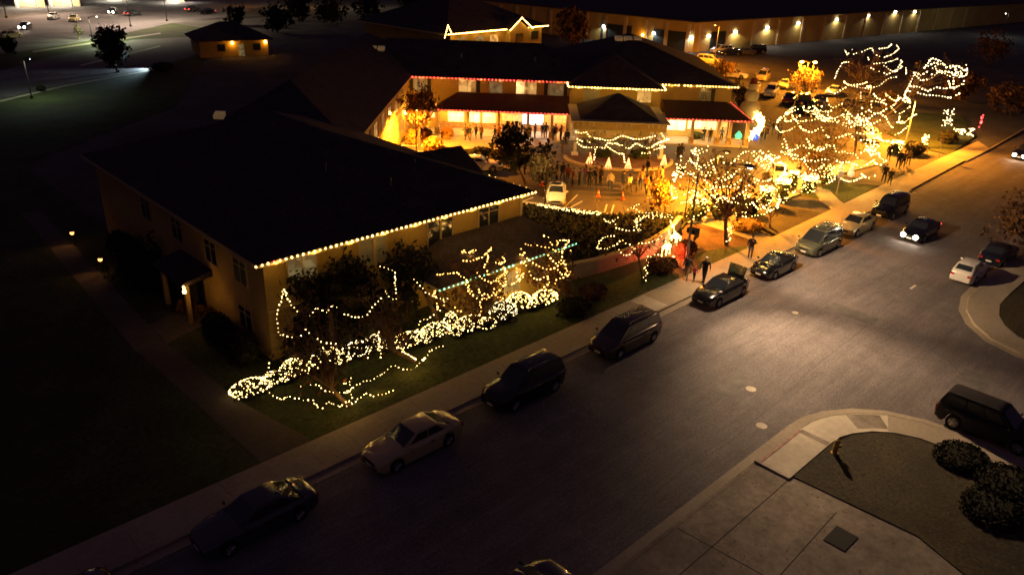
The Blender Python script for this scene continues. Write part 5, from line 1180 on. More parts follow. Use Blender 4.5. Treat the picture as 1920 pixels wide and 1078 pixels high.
# cars in the court and lot
car('pearl white sedan with a sunroof in the near parking bay', Q(1042, 374), R(222), 'sedan', 'p_pearl', 'cars in the parking court', sunroof=True)
car('white car half hidden by the dark roof edge', Q(897, 318), R(-45), 'sedan', 'p_pearl', 'cars in the parking court')
lot = [((1318, 142), -80, 'sedan', 'p_pearl', 'pale sedan nearest the long lit roof edge'), ((1345, 160), -70, 'sedan', 'p_grey', 'grey car behind the roof corner'), ((1376, 146), -75, 'sedan', 'p_pearl', 'pale car beside the thin bare tree of the lot'), ((1330, 120), -75, 'van', 'p_silver', 'silver van below the warehouse lamps'),
 ((1412, 172), 200, 'hatch', 'p_pearl', 'small pale car right behind the snowman hat'), ((1445, 180), 200, 'suv', 'p_pearl', 'white sport utility car with lit side windows'), ((1480, 192), 200, 'sedan', 'p_red', 'dark red car next to the white sport utility car'), ((1505, 200), 200, 'suv', 'p_black', 'black car with an amber glint on its bonnet'), ((1430, 150), 200, 'van', 'p_silver', 'long pale van left of the amber tree'),
 ((1535, 196), 200, 'sedan', 'p_black', 'black car in the lot, second in the dark row'), ((1562, 178), 190, 'sedan', 'p_pearl', 'pale sedan right of the amber tree'), ((1590, 205), 190, 'sedan', 'p_black', 'dark car with bright roof edge in the lot'), ((1530, 215), 190, 'suv', 'p_black', 'dark sport utility car standing foremost in the lot'), ((1620, 190), 190, 'sedan', 'p_silver', 'pale car under the farthest garlanded tree'), ((1470, 165), 200, 'sedan', 'p_silver', 'silver car under the left of the amber tree'),
 ((1352, 100), 160, 'van', 'p_white', 'white box-like van parked at the warehouse wall'), ((1368, 104), 150, 'sedan', 'p_navy', 'dark car beside the white van at the warehouse'), ((1395, 103), 150, 'sedan', 'p_grey', 'grey car by the brightest warehouse lamp'), ((1415, 100), 150, 'suv', 'p_black', 'dark sport utility car at the right of the warehouse lamp'), ((1630, 262), 215, 'sedan', 'p_pearl', 'pale car glimpsed between the garlanded trees'), ((1460, 335), 215, 'sedan', 'p_pearl', 'pale car seen behind the bright hedge mounds')]
for px, hd, kd, pm, lb in lot: car(lb, Q(*px), R(hd), kd, pm, 'cars in the parking court')
far = [((48, 55), 196, 'car with two glaring headlights lowest on the far road'), ((212, 26), 196, 'car with paired headlights in the middle of the far road'), ((388, 27), 10, 'car showing a bright red lamp on the far road')]
for i, (px, hd, lb) in enumerate(far): car(lb, Q(*px), R(hd + 45 if i < 2 else 200), 'sedan', 'p_black', 'cars on the far road', lights=1500 if i < 2 else False, tails=i == 2)
for i, (px, hd, pm, lb) in enumerate([((140, 40), 241, 'p_silver', 'silver car on the far road between the two lit ones'), ((100, 36), 241, 'p_pearl', 'pale car under the second bright canopy'), ((250, 30), 30, 'p_slate', 'dark car right of the middle headlight pair'), ((20, 72), 30, 'p_silver', 'pale car at the left edge of the far road'), ((362, 22), 30, 'p_slate', 'dark car left of the red lamp on the far road')]):
    car(lb, Q(*px), R(hd), 'sedan', pm, 'cars on the far road', tails=i in (2, 4))
for i, (px, hw_, hh_, sd) in enumerate([((440, 48), 20, 18, 81), ((520, 62), 30, 26, 82), ((560, 40), 26, 24, 83), ((620, 45), 30, 22, 84), ((690, 38), 26, 22, 85), ((770, 30), 24, 20, 86), ((15, 100), 12, 14, 87), ((1480, 62), 22, 18, 88), ((1860, 120), 40, 30, 89), ((1810, 190), 34, 26, 90), ((1895, 215), 40, 30, 91)]):
    plain_tree(['tree dark against the far road, left of the low house roof', 'big dark tree behind the low house', 'dark tree behind the low house, second from it', 'dark tree in the middle of the far tree line', 'dark tree under the yellow lamp at the top edge', 'dark tree nearest the far house roof', 'small dark tree at the left edge by the far road', 'dark tree before the warehouse wall', 'dark tree at the right edge beyond the street corner', 'dark tree past the round-crowned garlanded tree', 'dark tree at the right edge nearest the street'][i], px, (px[0], px[1] - hh_ * 1.1), hw_, hh_, sd, 700, foliage='leafbr' if i > 6 else 'leafdk', leaf=.5 if i < 6 else .35, fill=.6, group='dark background trees')
# rows of cars far behind the house
def far_car(px, pm, lb, hd):
    S = SPEC['sedan']; b = MB(); b.hexa([(-2.3, -.85, .3), (2.3, -.85, .3), (2.3, .85, .3), (-2.3, .85, .3)], [(-2.25, -.8, .95), (2.2, -.75, .8), (2.2, .75, .8), (-2.25, .8, .95)])
    b.hexa([(-1.7, -.75, .93), (1.0, -.75, .9), (1.0, .75, .9), (-1.7, .75, .93)], [(-1.1, -.6, 1.43), (.3, -.6, 1.43), (.3, .6, 1.43), (-1.1, .6, 1.43)], 1)
    for x in (-1.4, 1.4):
        for y in (-.8, .8): b.tube((x, y - .1, .32), (x, y + .1, .32), .32, n=10, mi=2)
    o = b.build('distant_car', [M[pm], M['glassdark'], M['rubber']]); o.location = Q(*px); o.rotation_euler.z = R(hd); tag(o, lb, 'car', 'rows of parked cars far behind the lit house')
rnd = random.Random(3)
for r_, (x0, y0, dx, dy, n, d) in enumerate([(912, 9, 12, 1.2, 7, 'top'), (905, 16, 13, 1.2, 7, 'second'), (955, 22, 12, 1.0, 5, 'third'), (985, 29, 11, 1.0, 5, 'fourth'), (1000, 35, 11, 1.5, 4, 'lowest')]):
    for i in range(n):
        far_car((x0 + i * dx, y0 + i * dy), rnd.choice(['p_white', 'p_silver', 'p_grey', 'p_white', 'p_navy']), 'parked car in the %s distant row beside the far house roof' % d, 20)

# ------------------------------------------------------------------ people
def person_mesh(pose, seed):
    rnd = random.Random(seed)
    st = {'stand': (.10, .0), 'walk': (.09, .32), 'wide': (.16, .1)}[pose if pose in ('stand', 'walk', 'wide') else 'stand']
    sw, stepv = st
    V = []; E_ = []; Rr = []
    def add(p, r, parent=None):
        V.append(p); Rr.append(r)
        if parent is not None: E_.append((parent, len(V) - 1))
        return len(V) - 1
    pel = add((0, 0, .95), .15)
    wst = add((.0, 0, 1.1), .135, pel); ch = add((.01, 0, 1.32), .165, wst); nk0 = add((.0, 0, 1.47), .08, ch); nk = add((.02, 0, 1.54), .055, nk0)
    hd = add((.035, 0, 1.62), .09, nk); tp = add((.03, 0, 1.72), .085, hd); add((.12, 0, 1.615), .022, hd)
    for s in (-1, 1):
        d = stepv * s
        hp = add((0, s * sw, .88), .105, pel); kn_ = add((d * .55 + .03, s * sw, .5), .068, hp); an = add((d * 1.0 - .02, s * sw, .1), .045, kn_); add((d * 1.0 + .1, s * sw, .04), .04, an)
        sh = add((0, s * .19, 1.41), .075, ch)
        if pose == 'carry': el = (.1, s * .25, 1.15); wr = (.33, s * .14, 1.14)
        elif pose == 'phone' and s == 1: el = (.15, s * .27, 1.2); wr = (.3, s * .12, 1.42)
        else: el = (-d * .4 - .02, s * .27, 1.14); wr = (-d * .8 + .05, s * .28, .9)
        e = add(el, .05, sh); w_ = add(wr, .034, e)
        dv = (Vector(wr) - Vector(el)).normalized(); pm_ = add(tuple(Vector(wr) + dv * .07), .036, w_)
        side = Vector((1, 0, 0)) if abs(dv.x) < .8 else Vector((0, 1, 0))
        for k in range(4):
            o = side * ((k - 1.5) * .02); f1 = add(tuple(Vector(wr) + dv * .115 + o), .0095, pm_); add(tuple(Vector(wr) + dv * (.15 + (.01 if k in (1, 2) else 0)) + o + Vector((.012, -s * .015, 0))), .008, f1)
        th = add(tuple(Vector(wr) + dv * .05 + side * .045), .011, w_); add(tuple(Vector(wr) + dv * .09 + side * .055), .009, th)
    me = bpy.data.meshes.new('person'); me.from_pydata(V, E_, [])
    o = bpy.data.objects.new('tmp', me); COL.objects.link(o)
    sk = o.modifiers.new('s', 'SKIN')
    for i, r in enumerate(Rr): me.skin_vertices[0].data[i].radius = (r, r)
    me.skin_vertices[0].data[0].use_root = True
    for i in (pel, wst, ch): me.skin_vertices[0].data[i].radius = (Rr[i] * .78, Rr[i] * 1.15)
    o.modifiers.new('b', 'SUBSURF').levels = 1
    bpy.context.view_layer.update(); dg = bpy.context.evaluated_depsgraph_get(); ev = o.evaluated_get(dg)
    m2 = bpy.data.meshes.new_from_object(ev); bpy.data.objects.remove(o)
    hands = [Vector(V[i]) for i in range(len(V)) if Rr[i] < .0365 and Rr[i] > .005 and V[i][2] < 1.5]
    for m in ('skin', 'navy', 'denim', 'shoe'): m2.materials.append(M[m])
    for p in m2.polygons:
        c = p.center; mi = 1
        if c.z > 1.5 or min((c - h).length for h in hands) < .045: mi = 0
        elif c.z < .09: mi = 3
        elif c.z < .93 and abs(c.y) < .24: mi = 2
        p.material_index = mi; p.use_smooth = True
    m2.name = 'person'; return m2
PM = {p: person_mesh(p, i) for i, p in enumerate(('stand', 'walk', 'wide', 'carry', 'phone'))}
hb_ = MB(); hb_.ball((.0, 0, 1.665), .1, 14, 10, sc=(1.0, .92, 1.02)); hb_.v = [(x - .012 if z < 1.66 else x + .01, y, z) for x, y, z in hb_.v]; HAIR = hb_.mesh('hair', M['hairm'], True)
hb_ = MB(); hb_.ball((.0, 0, 1.66), .11, 14, 10, sc=(.95, 1, 1)); hb_.tube((-.05, 0, 1.6), (-.07, 0, 1.45), .075, .05, 8); HAIRL = hb_.mesh('hair', M['hairm'], True)
hb_ = MB(); hb_.ball((.015, 0, 1.69), .103, 14, 10, sc=(1.05, 1, .85)); CAP = hb_.mesh('hat', M['cream'], True)
def person(label, px, facing, pose='stand', top='navy', legs='black', s=1.0, hair=0, group='people in the court', z=0.0, hat=None):
    o = bpy.data.objects.new('person', PM[pose]); COL.objects.link(o)
    p = Q(px[0], px[1]); o.location = (p.x, p.y, z); o.rotation_euler.z = R(facing); o.scale = (s * 1.07 * random.uniform(.95, 1.05),) * 3
    for i, m in ((1, top), (2, legs)):
        o.material_slots[i].link = 'OBJECT'; o.material_slots[i].material = M[m]
    h = bpy.data.objects.new('hair' if hat is None else 'hat', [HAIR, HAIRL][hair] if hat is None else CAP); COL.objects.link(h); h.parent = o
    if hat: h.material_slots[0].link = 'OBJECT'; h.material_slots[0].material = M[hat]
    tag(o, label, 'person', group); return o
SW = 'people on the sidewalk'
person('adult in a dark grey jacket walking nearest the lamp pole, beside the child', (1286, 526), 205, 'walk', 'grey', 'tan', .98, group=SW, z=.13)
person('small child in a pink coat between the two adults', (1300, 529), 200, 'walk', 'pink', 'black', .6, group=SW, z=.13, hat='tan')
person('adult in a dark teal coat and pale cap, striding next to the child', (1318, 533), 200, 'walk', 'navy', 'black', 1.04, group=SW, z=.13, hat='white_cloth')
person('person in a dark shirt standing before the raised boot lid', (1405, 487), 200, 'phone', 'black', 'denim', 1.0, group=SW, z=.13)
cs = [((1655, 345), 'dark figure behind the farthest kerbside car, the taller of the pair', 'black', 1.05), ((1666, 349), 'dark figure behind the farthest kerbside car, the shorter of the pair', 'black', .95), ((1664, 303), 'dark figure standing against the sparkling hedge block', 'black', 1.0), ((1682, 318), 'black-clad walker leading the group on the driveway', 'black', 1.05), ((1691, 316), 'walker in brown in the middle of the driveway group', 'brown', 1.0), ((1701, 312), 'thin figure trailing the driveway group', 'tan', .95)]
for px, lb, t, s in cs: person(lb, px, 210, 'walk', t, 'black', s, group=SW, z=.1)
crowd = [((872, 262), 'carry', 'grey', 'seated looking visitor beside the bright door', 90), ((877, 264), 'stand', 'black', 'dark figure left of the pair at the bright door', 80), ((883, 266), 'wide', 'navy', 'dark figure right of the pair at the bright door', 100), ((894, 264), 'wide', 'olive', 'stooping figure in olive past the bright door', 60), ((900, 266), 'stand', 'brown', 'short figure next to the olive one', 80),
 ((927, 264), 'stand', 'black', 'slim dark figure alone before the stone wall', 90), ((934, 262), 'stand', 'orange_cloth', 'figure in rust beside the slim dark one', 90), ((944, 262), 'wide', 'brown', 'broad figure beside the court tree', 70), ((956, 262), 'stand', 'navy', 'navy figure right of the court tree', 85), ((963, 264), 'stand', 'black', 'black figure second right of the court tree', 85), ((970, 262), 'wide', 'grey', 'grey figure third right of the court tree', 95),
 ((977, 259), 'stand', 'black', 'dark slim figure left in the white doorway', 80), ((984, 259), 'stand', 'navy', 'navy slim figure in the white doorway', 100), ((993, 262), 'carry', 'olive', 'figure carrying something in front of the white doorway', 90), ((1001, 259), 'stand', 'purple', 'purple-clad figure at the right of the white doorway', 90), ((1016, 262), 'stand', 'black', 'dark figure at the porch column right of the doorway', 90), ((1021, 261), 'stand', 'black', 'second dark figure at the porch column', 80),
 ((1035, 264), 'wide', 'black', 'broad dark figure under the right end of the left porch', 90), ((1043, 266), 'stand', 'red', 'figure in dark red under the porch end', 90), ((1051, 268), 'carry', 'brown', 'brown figure before the porch end window', 80), ((1059, 270), 'stand', 'navy', 'navy figure near the white canopy column', 90), ((1065, 272), 'wide', 'black', 'dark figure next to the white canopy column', 100), ((1057, 285), 'stand', 'grey', 'grey figure in front of the white canopy column', 80),
 ((921, 283), 'walk', 'teal', 'child in green by the dark court hedge', 60), ((940, 284), 'walk', 'white_cloth', 'figure in a white shirt walking past the court tree', 80), ((963, 322), 'stand', 'tan', 'tan figure below the court tree', 90), ((974, 328), 'carry', 'pink', 'figure in pink at the head of the queue', 90), ((984, 326), 'stand', 'cream', 'pale figure beside the one in pink', 90), ((998, 325), 'stand', 'black', 'dark figure behind the pale one in the queue', 80), ((1010, 322), 'stand', 'tan', 'tall tan figure in the queue', 90), ((1020, 330), 'wide', 'navy', 'navy figure in the queue behind the tall tan one', 90), ((1032, 334), 'stand', 'black', 'black figure in the queue behind the sedan', 85), ((1042, 338), 'wide', 'navy', 'broad navy figure in the queue behind the sedan', 95), ((1052, 336), 'stand', 'black', 'black figure right of the broad navy one', 90), ((1062, 344), 'stand', 'red', 'dark red figure at the right end of the queue', 90), ((1073, 350), 'wide', 'red', 'dark red broad figure near the sedan boot', 90),
 ((1086, 348), 'stand', 'navy', 'navy figure below the leftmost glowing cone', 90), ((1096, 350), 'stand', 'purple', 'purple figure below the leftmost glowing cone', 90), ((1112, 344), 'walk', 'navy', 'navy walker below the second glowing cone', 60), ((1118, 346), 'stand', 'tan', 'tan figure beside the navy walker', 90), ((1126, 352), 'stand', 'brown', 'brown figure left of the cream jacket', 90), ((1143, 359), 'wide', 'cream', 'man in a cream jacket seen from behind', 90), ((1168, 358), 'stand', 'grey', 'grey figure at the white jacket', 90), ((1180, 362), 'walk', 'cream', 'walker in a white jacket reaching out an arm', 160), ((1192, 360), 'stand', 'olive', 'olive child beside the white jacket walker', 90), ((1200, 352), 'stand', 'tan', 'tan figure behind the orange jacket', 90), ((1210, 364), 'wide', 'orange_cloth', 'man in an orange jacket', 90), ((1222, 352), 'stand', 'tan', 'tan figure right of the orange jacket', 90), ((1230, 350), 'stand', 'brown', 'brown figure left of the orange tree', 90), ((1211, 330), 'wide', 'black', 'dark figure inside the bed rim by the right trunk', 90), ((1204, 326), 'stand', 'red', 'child in red at the bed rim', 90),
 ((1269, 300), 'stand', 'black', 'dark figure right of the round bed', 90), ((1275, 304), 'stand', 'navy', 'navy figure right of the round bed', 90), ((1319, 268), 'stand', 'black', 'slim dark figure before the right porch lights', 90), ((1329, 268), 'stand', 'brown', 'broad brown figure before the right porch lights', 90), ((1352, 268), 'stand', 'grey', 'grey figure at the right porch column', 90), ((1438, 252), 'stand', 'olive', 'olive figure right of the lit curve', 90), ((1446, 256), 'stand', 'black', 'black figure right of the lit curve', 90), ((1453, 260), 'wide', 'navy', 'navy figure right of the lit curve', 90), ((1460, 262), 'stand', 'grey', 'grey figure farthest right of the lit curve', 90), ((1432, 266), 'stand', 'brown', 'brown figure at the near end of the lit curve', 90), ((1425, 272), 'stand', 'black', 'black figure in front of the lit curve', 90),
 ((1490, 245), 'walk', 'black', 'lone dark walker on the open lot', 90), ((1105, 350), 'stand', 'black', 'black figure between purple and navy ones', 90), ((1240, 348), 'stand', 'tan', 'tan figure against the orange tree', 90)]
for i, (px, pose, topc, lb, fc) in enumerate(crowd):
    px = (px[0] + random.uniform(-2.5, 2.5), px[1] + random.uniform(-3.5, 3.5))
    if i % 4 == 1 and pose == 'stand': pose = random.choice(['phone', 'carry', 'walk'])
    leg = ['black', 'denim', 'grey', 'black'][i % 4]
    person(lb, px, fc + random.uniform(-110, 110), pose, topc, leg, .62 if 'child' in lb else random.uniform(.93, 1.06), hair=i % 3 == 1)

# ------------------------------------------------------------------ hydrant
hy = empty('fire_hydrant', Q(1564, 852), R(40), 'stubby yellow fire hydrant on the lawn edge behind the corner sidewalk', 'fire hydrant')
M['hyd'] = mat('hydrant_paint', (.5, .33, .06), .5)
b = MB(); b.tube((0, 0, 0), (0, 0, .12), .19, n=14); b.tube((0, 0, .1), (0, 0, .72), .12, .12, 14); b.build('barrel', M['hyd'], hy)
b = MB(); b.ball((0, 0, .74), .15, 14, 8, sc=(1, 1, .8)); b.tube((0, 0, .84), (0, 0, .92), .03, n=6); b.build('bonnet', M['hyd'], hy)
b = MB(); b.tube((-.22, 0, .58), (.22, 0, .58), .055, n=10); b.tube((0, -.24, .5), (0, 0, .5), .08, n=10); b.build('outlet', M['hyd'], hy)

# ------------------------------------------------------------------ far house
fa, fc_ = Vector(Q(845, 64, 6)), Vector(Q(1027, 48, 6)); fa.z = fc_.z = 0
d1 = (fc_ - fa).normalized(); d2 = Vector((-d1.y, d1.x, 0))
if d2.dot(Bf(0, 1)) < 0: d2 = -d2
fh = empty('two_storey_house', fa + d2 * 8, 0, 'house with a white outlined roof edge and little gable behind the main roof', 'building')
FT = lambda x, y, z: tuple(fa + d1 * x + d2 * y + Vector((0, 0, z)) - fh.location)
Lf = (fc_ - fa).length
b = MB(); b.hexa([FT(.5, .6, 0), FT(Lf - 1.0, .6, 0), FT(Lf - 1.0, 24, 0), FT(.5, 24, 0)], [FT(.5, .6, 5.8), FT(Lf - 1.0, .6, 5.8), FT(Lf - 1.0, 24, 5.8), FT(.5, 24, 5.8)]); b.build('wall', M['stucco'], fh)
b = MB(); hip(b, -1.0, Lf + .2, 0, 25, 6.0, 11.5, T=FT); b.build('roof', [M['roof'], M['trim']], fh)
g0 = Lf * .56; g1 = Lf * .76
b = MB(); b.hexa([FT(g0, -.6, 0), FT(g1, -.6, 0), FT(g1, .6, 0), FT(g0, .6, 0)], [FT(g0, -.6, 5.7), FT(g1, -.6, 5.7), FT(g1, .6, 5.7), FT(g0, .6, 5.7)]); b.quad([FT(g0, -.6, 5.7), FT(g1, -.6, 5.7), FT((g0 + g1) / 2, -.6, 7.4)])
b.quad([FT(g0 - .5, -1, 5.9), FT((g0 + g1) / 2, -1, 7.9), FT((g0 + g1) / 2, 6, 7.9), FT(g0 - .5, 2, 5.9)], 1); b.quad([FT(g1 + .5, -1, 5.9), FT((g0 + g1) / 2, -1, 7.9), FT((g0 + g1) / 2, 6, 7.9), FT(g1 + .5, 2, 5.9)], 1); b.build('gable_bay', [M['stucco'], M['roof']], fh)
for t, m in ((.12, 'windim'), (.3, 'windim'), (.44, 'winwarm'), (.66, 'glassdark'), (.88, 'glassdark')):
    x = Lf * t; b = MB(); yy = .55 if not .56 < t < .76 else -.65
    b.hexa([FT(x - 1, yy, 3.6), FT(x + 1, yy, 3.6), FT(x + 1, yy, 5.1), FT(x - 1, yy, 5.1)], [FT(x - 1, yy - .08, 3.6), FT(x + 1, yy - .08, 3.6), FT(x + 1, yy - .08, 5.1), FT(x - 1, yy - .08, 5.1)]); b.build('window', M[m], fh)
def W3(x, y, z): return Vector(FT(x, y, z)) + fh.location
GH = 'light strings on the far house'
eave_string('warm outline along the left eave of the far house', W3(-.5, -.1, 5.95), W3(g0 - .5, -.1, 5.95), .34, M['bw'], .085, 5, 40, group=GH)
eave_string('warm outline along the right eave of the far house', W3(g1 + .5, -.1, 5.95), W3(Lf + .1, -.1, 5.95), .34, M['bw'], .085, 2, 40, group=GH)
eave_string('left slope of the lit little gable on the far house', W3(g0 - .5, -1.1, 5.9), W3((g0 + g1) / 2, -1.1, 7.9), .34, M['bw'], .085, 1, 20, group=GH)
eave_string('right slope of the lit little gable on the far house', W3((g0 + g1) / 2, -1.1, 7.9), W3(g1 + .5, -1.1, 5.9), .34, M['bw'], .085, 1, 20, group=GH)
pk = onplane(840, 48, fa - d1 * 2, Vector((fw.x, fw.y, 0)).normalized())
eave_string('left steep slope of the lit end gable of the far house', onplane(834, 71, pk, Vector((fw.x, fw.y, 0)).normalized()), pk, .3, M['bw'], .08, 1, 20, group=GH)
eave_string('right steep slope of the lit end gable of the far house', pk, onplane(846, 61, pk, Vector((fw.x, fw.y, 0)).normalized()), .3, M['bw'], .08, 0, 20, group=GH)

# ------------------------------------------------------------------ warehouse
WC = Vector(Q(1305, 43, 6)); WC.z = 0
wl_ = Vector(Q(1100, 22, 6)); wl_.z = 0; wr_ = Vector(Q(1440, 35, 6)); wr_.z = 0
dl = (wl_ - WC).normalized(); dr = (wr_ - WC).normalized()
wh = empty('warehouse', WC, 0, 'long low warehouse lit by a row of white wall lamps', 'building')
def WP(a, b_, z): return tuple(dl * a + dr * b_ + Vector((0, 0, z)))
b = MB(); b.hexa([WP(0, 0, 0), WP(0, 180, 0), WP(70, 180, 0), WP(70, 0, 0)], [WP(0, 0, 6), WP(0, 180, 6), WP(70, 180, 6), WP(70, 0, 6)]); b.build('wall', M['stucco'], wh)
b = MB(); b.hexa([WP(-.3, -.3, 6.003), WP(-.3, 180, 6.003), WP(70, 180, 6.003), WP(70, -.3, 6.003)], [WP(-.3, -.3, 6.2), WP(-.3, 180, 6.2), WP(70, 180, 6.2), WP(70, -.3, 6.2)]); b.build('roof', M['roof'], wh)
nl_ = Vector((-dl.y, dl.x, 0)); nl_ = nl_ if nl_.dot(-WC) > 0 else -nl_
nr_ = Vector((-dr.y, dr.x, 0)); nr_ = nr_ if nr_.dot(-WC) > 0 else -nr_
def onwall(px, left): return onplane(px[0], px[1], WC, nl_ if left else nr_)
for px, left, pw, cc in (((1133, 50), 1, 420, (.85, .93, 1)), ((1227, 63), 1, 420, (.85, .93, 1)), ((1297, 71), 1, 420, (.9, .95, 1)), ((1328, 68), 0, 300, (.85, .93, 1)), ((1378, 60), 0, 1100, (1, .9, .65)), ((1438, 52), 0, 1000, (1, .92, .75)), ((1496, 44), 0, 500, (1, .92, .75)), ((1568, 37), 0, 600, (1, .92, .75)), ((1627, 30), 0, 400, (1, .92, .8)), ((1678, 23), 0, 600, (1, .92, .8)), ((1715, 20), 0, 400, (1, .92, .8))):
    p = onwall(px, left); n = nl_ if left else nr_; t = dl if left else dr
    if p.z < 2.5 or p.z > 5.8: p.z = min(max(p.z, 3.6), 5.4)
    q = p - WC; b = MB(); b.hexa([q - t * .25 - Vector((0, 0, .2)), q + t * .25 - Vector((0, 0, .2)), q + t * .25 - Vector((0, 0, .2)) + n * .35, q - t * .25 - Vector((0, 0, .2)) + n * .35], [q - t * .25 + Vector((0, 0, .2)), q + t * .25 + Vector((0, 0, .2)), q + t * .25 + n * .35 + Vector((0, 0, .2)), q - t * .25 + n * .35 + Vector((0, 0, .2))])
    b.build('wall_lamp', M['ledb'] if left else M['ledw'], wh)
    o = light('SPOT', tuple(q + n * .6 - Vector((0, 0, .1))), pw * .6, cc, .12, cone=R(160), blend=.3, target=tuple(q + n * 1.0 - Vector((0, 0, 6)))); o.parent = wh
for px, left, w_ in (((1155, 62), 1, 8), ((1255, 76), 1, 8), ((1345, 78), 0, 5)):
    p = onwall(px, left); n = nl_ if left else nr_; t = dl if left else dr; q = p - WC; q.z = 0
    b = MB(); b.hexa([q - t * w_ / 2, q + t * w_ / 2, q + t * w_ / 2 + n * .12, q - t * w_ / 2 + n * .12], [v + Vector((0, 0, 3.9)) for v in (q - t * w_ / 2, q + t * w_ / 2, q + t * w_ / 2 + n * .12, q - t * w_ / 2 + n * .12)]); b.build('loading_door', M['shutter'], wh)
for i in range(14):
    for tt, nn, s in ((dl, nl_, 5.2), (dr, nr_, 9.5)):
        b = MB(); q = tt * (1.0 + i * s); b.hexa([q, q + tt * .8, q + tt * .8 + nn * .25, q + nn * .25], [v + Vector((0, 0, 5.6)) for v in (q, q + tt * .8, q + tt * .8 + nn * .25, q + nn * .25)]); b.build('pilaster', M['trim'], wh)
b = MB(); p = onwall((1206, 66), 1); q = p - WC + nl_ * .2; b.ball(q, .3, 8, 6); b.build('wall_lamp', M['sodium'], wh); o = light('POINT', tuple(q + nl_ * .5), 90, SOD, .1); o.parent = wh

# ------------------------------------------------------------------ small house top left
ha, hb2 = Q(410, 108), Q(504, 104); e1 = (hb2 - ha).normalized(); e2 = Vector((-e1.y, e1.x, 0))
if e2.dot(Bf(0, 1)) < 0: e2 = -e2
sh_ = empty('low_house', ha, 0, 'low dark-roofed house with two amber porch lamps at the upper left', 'building')
LT = lambda x, y, z: tuple(e1 * x + e2 * y + Vector((0, 0, z)))
Ls = (hb2 - ha).length
b = MB(); b.hexa([LT(-3, 0, 0), LT(Ls, 0, 0), LT(Ls, 9, 0), LT(-3, 9, 0)], [LT(-3, 0, 3), LT(Ls, 0, 3), LT(Ls, 9, 3), LT(-3, 9, 3)]); b.build('wall', M['stucco'], sh_)
b = MB(); hip(b, -3.8, Ls + .8, -.9, 10, 3.05, 5.6, T=LT); b.build('roof', [M['roof'], M['roof']], sh_)
for x, pw in ((2.6, 55), (Ls - .4, 45)):
    b = MB(); b.hexa([LT(x - .15, -.25, 2.2), LT(x + .15, -.25, 2.2), LT(x + .15, 0, 2.2), LT(x - .15, 0, 2.2)], [LT(x - .15, -.25, 2.6), LT(x + .15, -.25, 2.6), LT(x + .15, 0, 2.6), LT(x - .15, 0, 2.6)]); b.build('wall_lamp', M['sodium'], sh_)
    o = light('POINT', LT(x, -.6, 2.2), pw, SOD, .1); o.parent = sh_
b = MB(); b.hexa([LT(3.6, -.06, 0), LT(4.6, -.06, 0), LT(4.6, 0, 0), LT(3.6, 0, 0)], [LT(3.6, -.06, 2.1), LT(4.6, -.06, 2.1), LT(4.6, 0, 2.1), LT(3.6, 0, 2.1)]); b.build('door', M['windim'], sh_)
for x in (0, 6.2): b = MB(); b.hexa([LT(x, -.05, 1), LT(x + 1.3, -.05, 1), LT(x + 1.3, 0, 1), LT(x, 0, 1)], [LT(x, -.05, 2.2), LT(x + 1.3, -.05, 2.2), LT(x + 1.3, 0, 2.2), LT(x, 0, 2.2)]); b.build('window', M['glassdark'], sh_)

# ------------------------------------------------------------------ far road (top left)
def px_poly(name, pts, z, m): return struct(sheet(name, [xy(Q(*p)) for p in pts], z, m))
px_poly('far_grass', [(-200, 420), (60, 300), (330, 200), (380, 120), (430, 60), (300, 40), (-200, 120)], -.03, M['grass'])
px_poly('far_road', [(-300, 60), (60, 30), (330, 5), (520, -25), (520, 5), (420, 34), (320, 44), (160, 78), (-300, 150)], -.02, M['asphalt'])
px_poly('side_road', [(-200, 190), (90, 108), (250, 75), (400, 68), (380, 100), (290, 128), (120, 158), (-200, 232)], -.012, M['asphalt'])
px_poly('median_kerb', [(60, 96), (300, 62), (302, 64), (62, 99)], -.004, M['concrete']); px_poly('road_edge_kerb', [(0, 188), (120, 160), (290, 130), (290, 132), (120, 163), (0, 192)], -.004, M['concrete'])
px_poly('road_line', [(150, 122), (300, 86), (301, 88), (151, 124.5)], -.004, stripe)
px_poly('far_parking_lot', [(850, 3), (1060, -18), (1100, 20), (1100, 60), (1000, 45), (900, 30)], -.02, M['lot'])
def far_lamp(label, px, h, power, col, lens, tilt=(0, 1), omni=False):
    return lamp_post(label, Q(*px), h, power=power, col=col, lens=lens, toward=tilt, group='lamp posts along the far road', pm='darkmetal', r=.09, arm=1.2, omni=omni)
far_lamp('dark pole standing before the far road at the top edge', (313, 40), 11, 18000, (1, .8, .55), 'ledw', (-1, 0))
far_lamp('far left pole beyond the lowest headlight pair', (92, 28), 10, 16000, (1, .7, .48), 'ledw', (-1, 0))
far_lamp('short pale lit pole left of the dark conical tree', (174, 78), 4.5, 6000, (.85, 1, .6), 'ledw', (1, -.3))
p = Q(290, 128); g = empty('ground_floodlight', (p.x, p.y, 0), 0, 'low white-blue ground light shining across the far side road', 'floodlight', 'ground floodlights')
b = MB(); b.box(-.25, .25, -.25, .25, 0, .35); b.build('housing', M['darkmetal'], g); b = MB(); b.box(-.27, -.252, -.2, .2, .1, .3); b.build('lens', M['ledb'], g)
o = light('SPOT', (-.5, .3, .9), 3500, (.6, .85, 1), .1, cone=R(100), blend=.6, target=(-12, -3, -.5)); o.parent = g
lamp_post('thin small lamp post added to light the far left grass strip', Q(60, 185), 5, lr=.04, power=700, col=(.8, 1, .75), lens='ledb', toward=(1, -1), group='lamp posts along the far road', r=.06)  # added lamp with a tiny lens, there only to brighten the grass
lamp_post('far road lamp post behind the dark conical tree', Q(245, 50), 9, power=12000, col=(1, .74, .55), lens='ledw', toward=(-1, 0), group='lamp posts along the far road', r=.08)
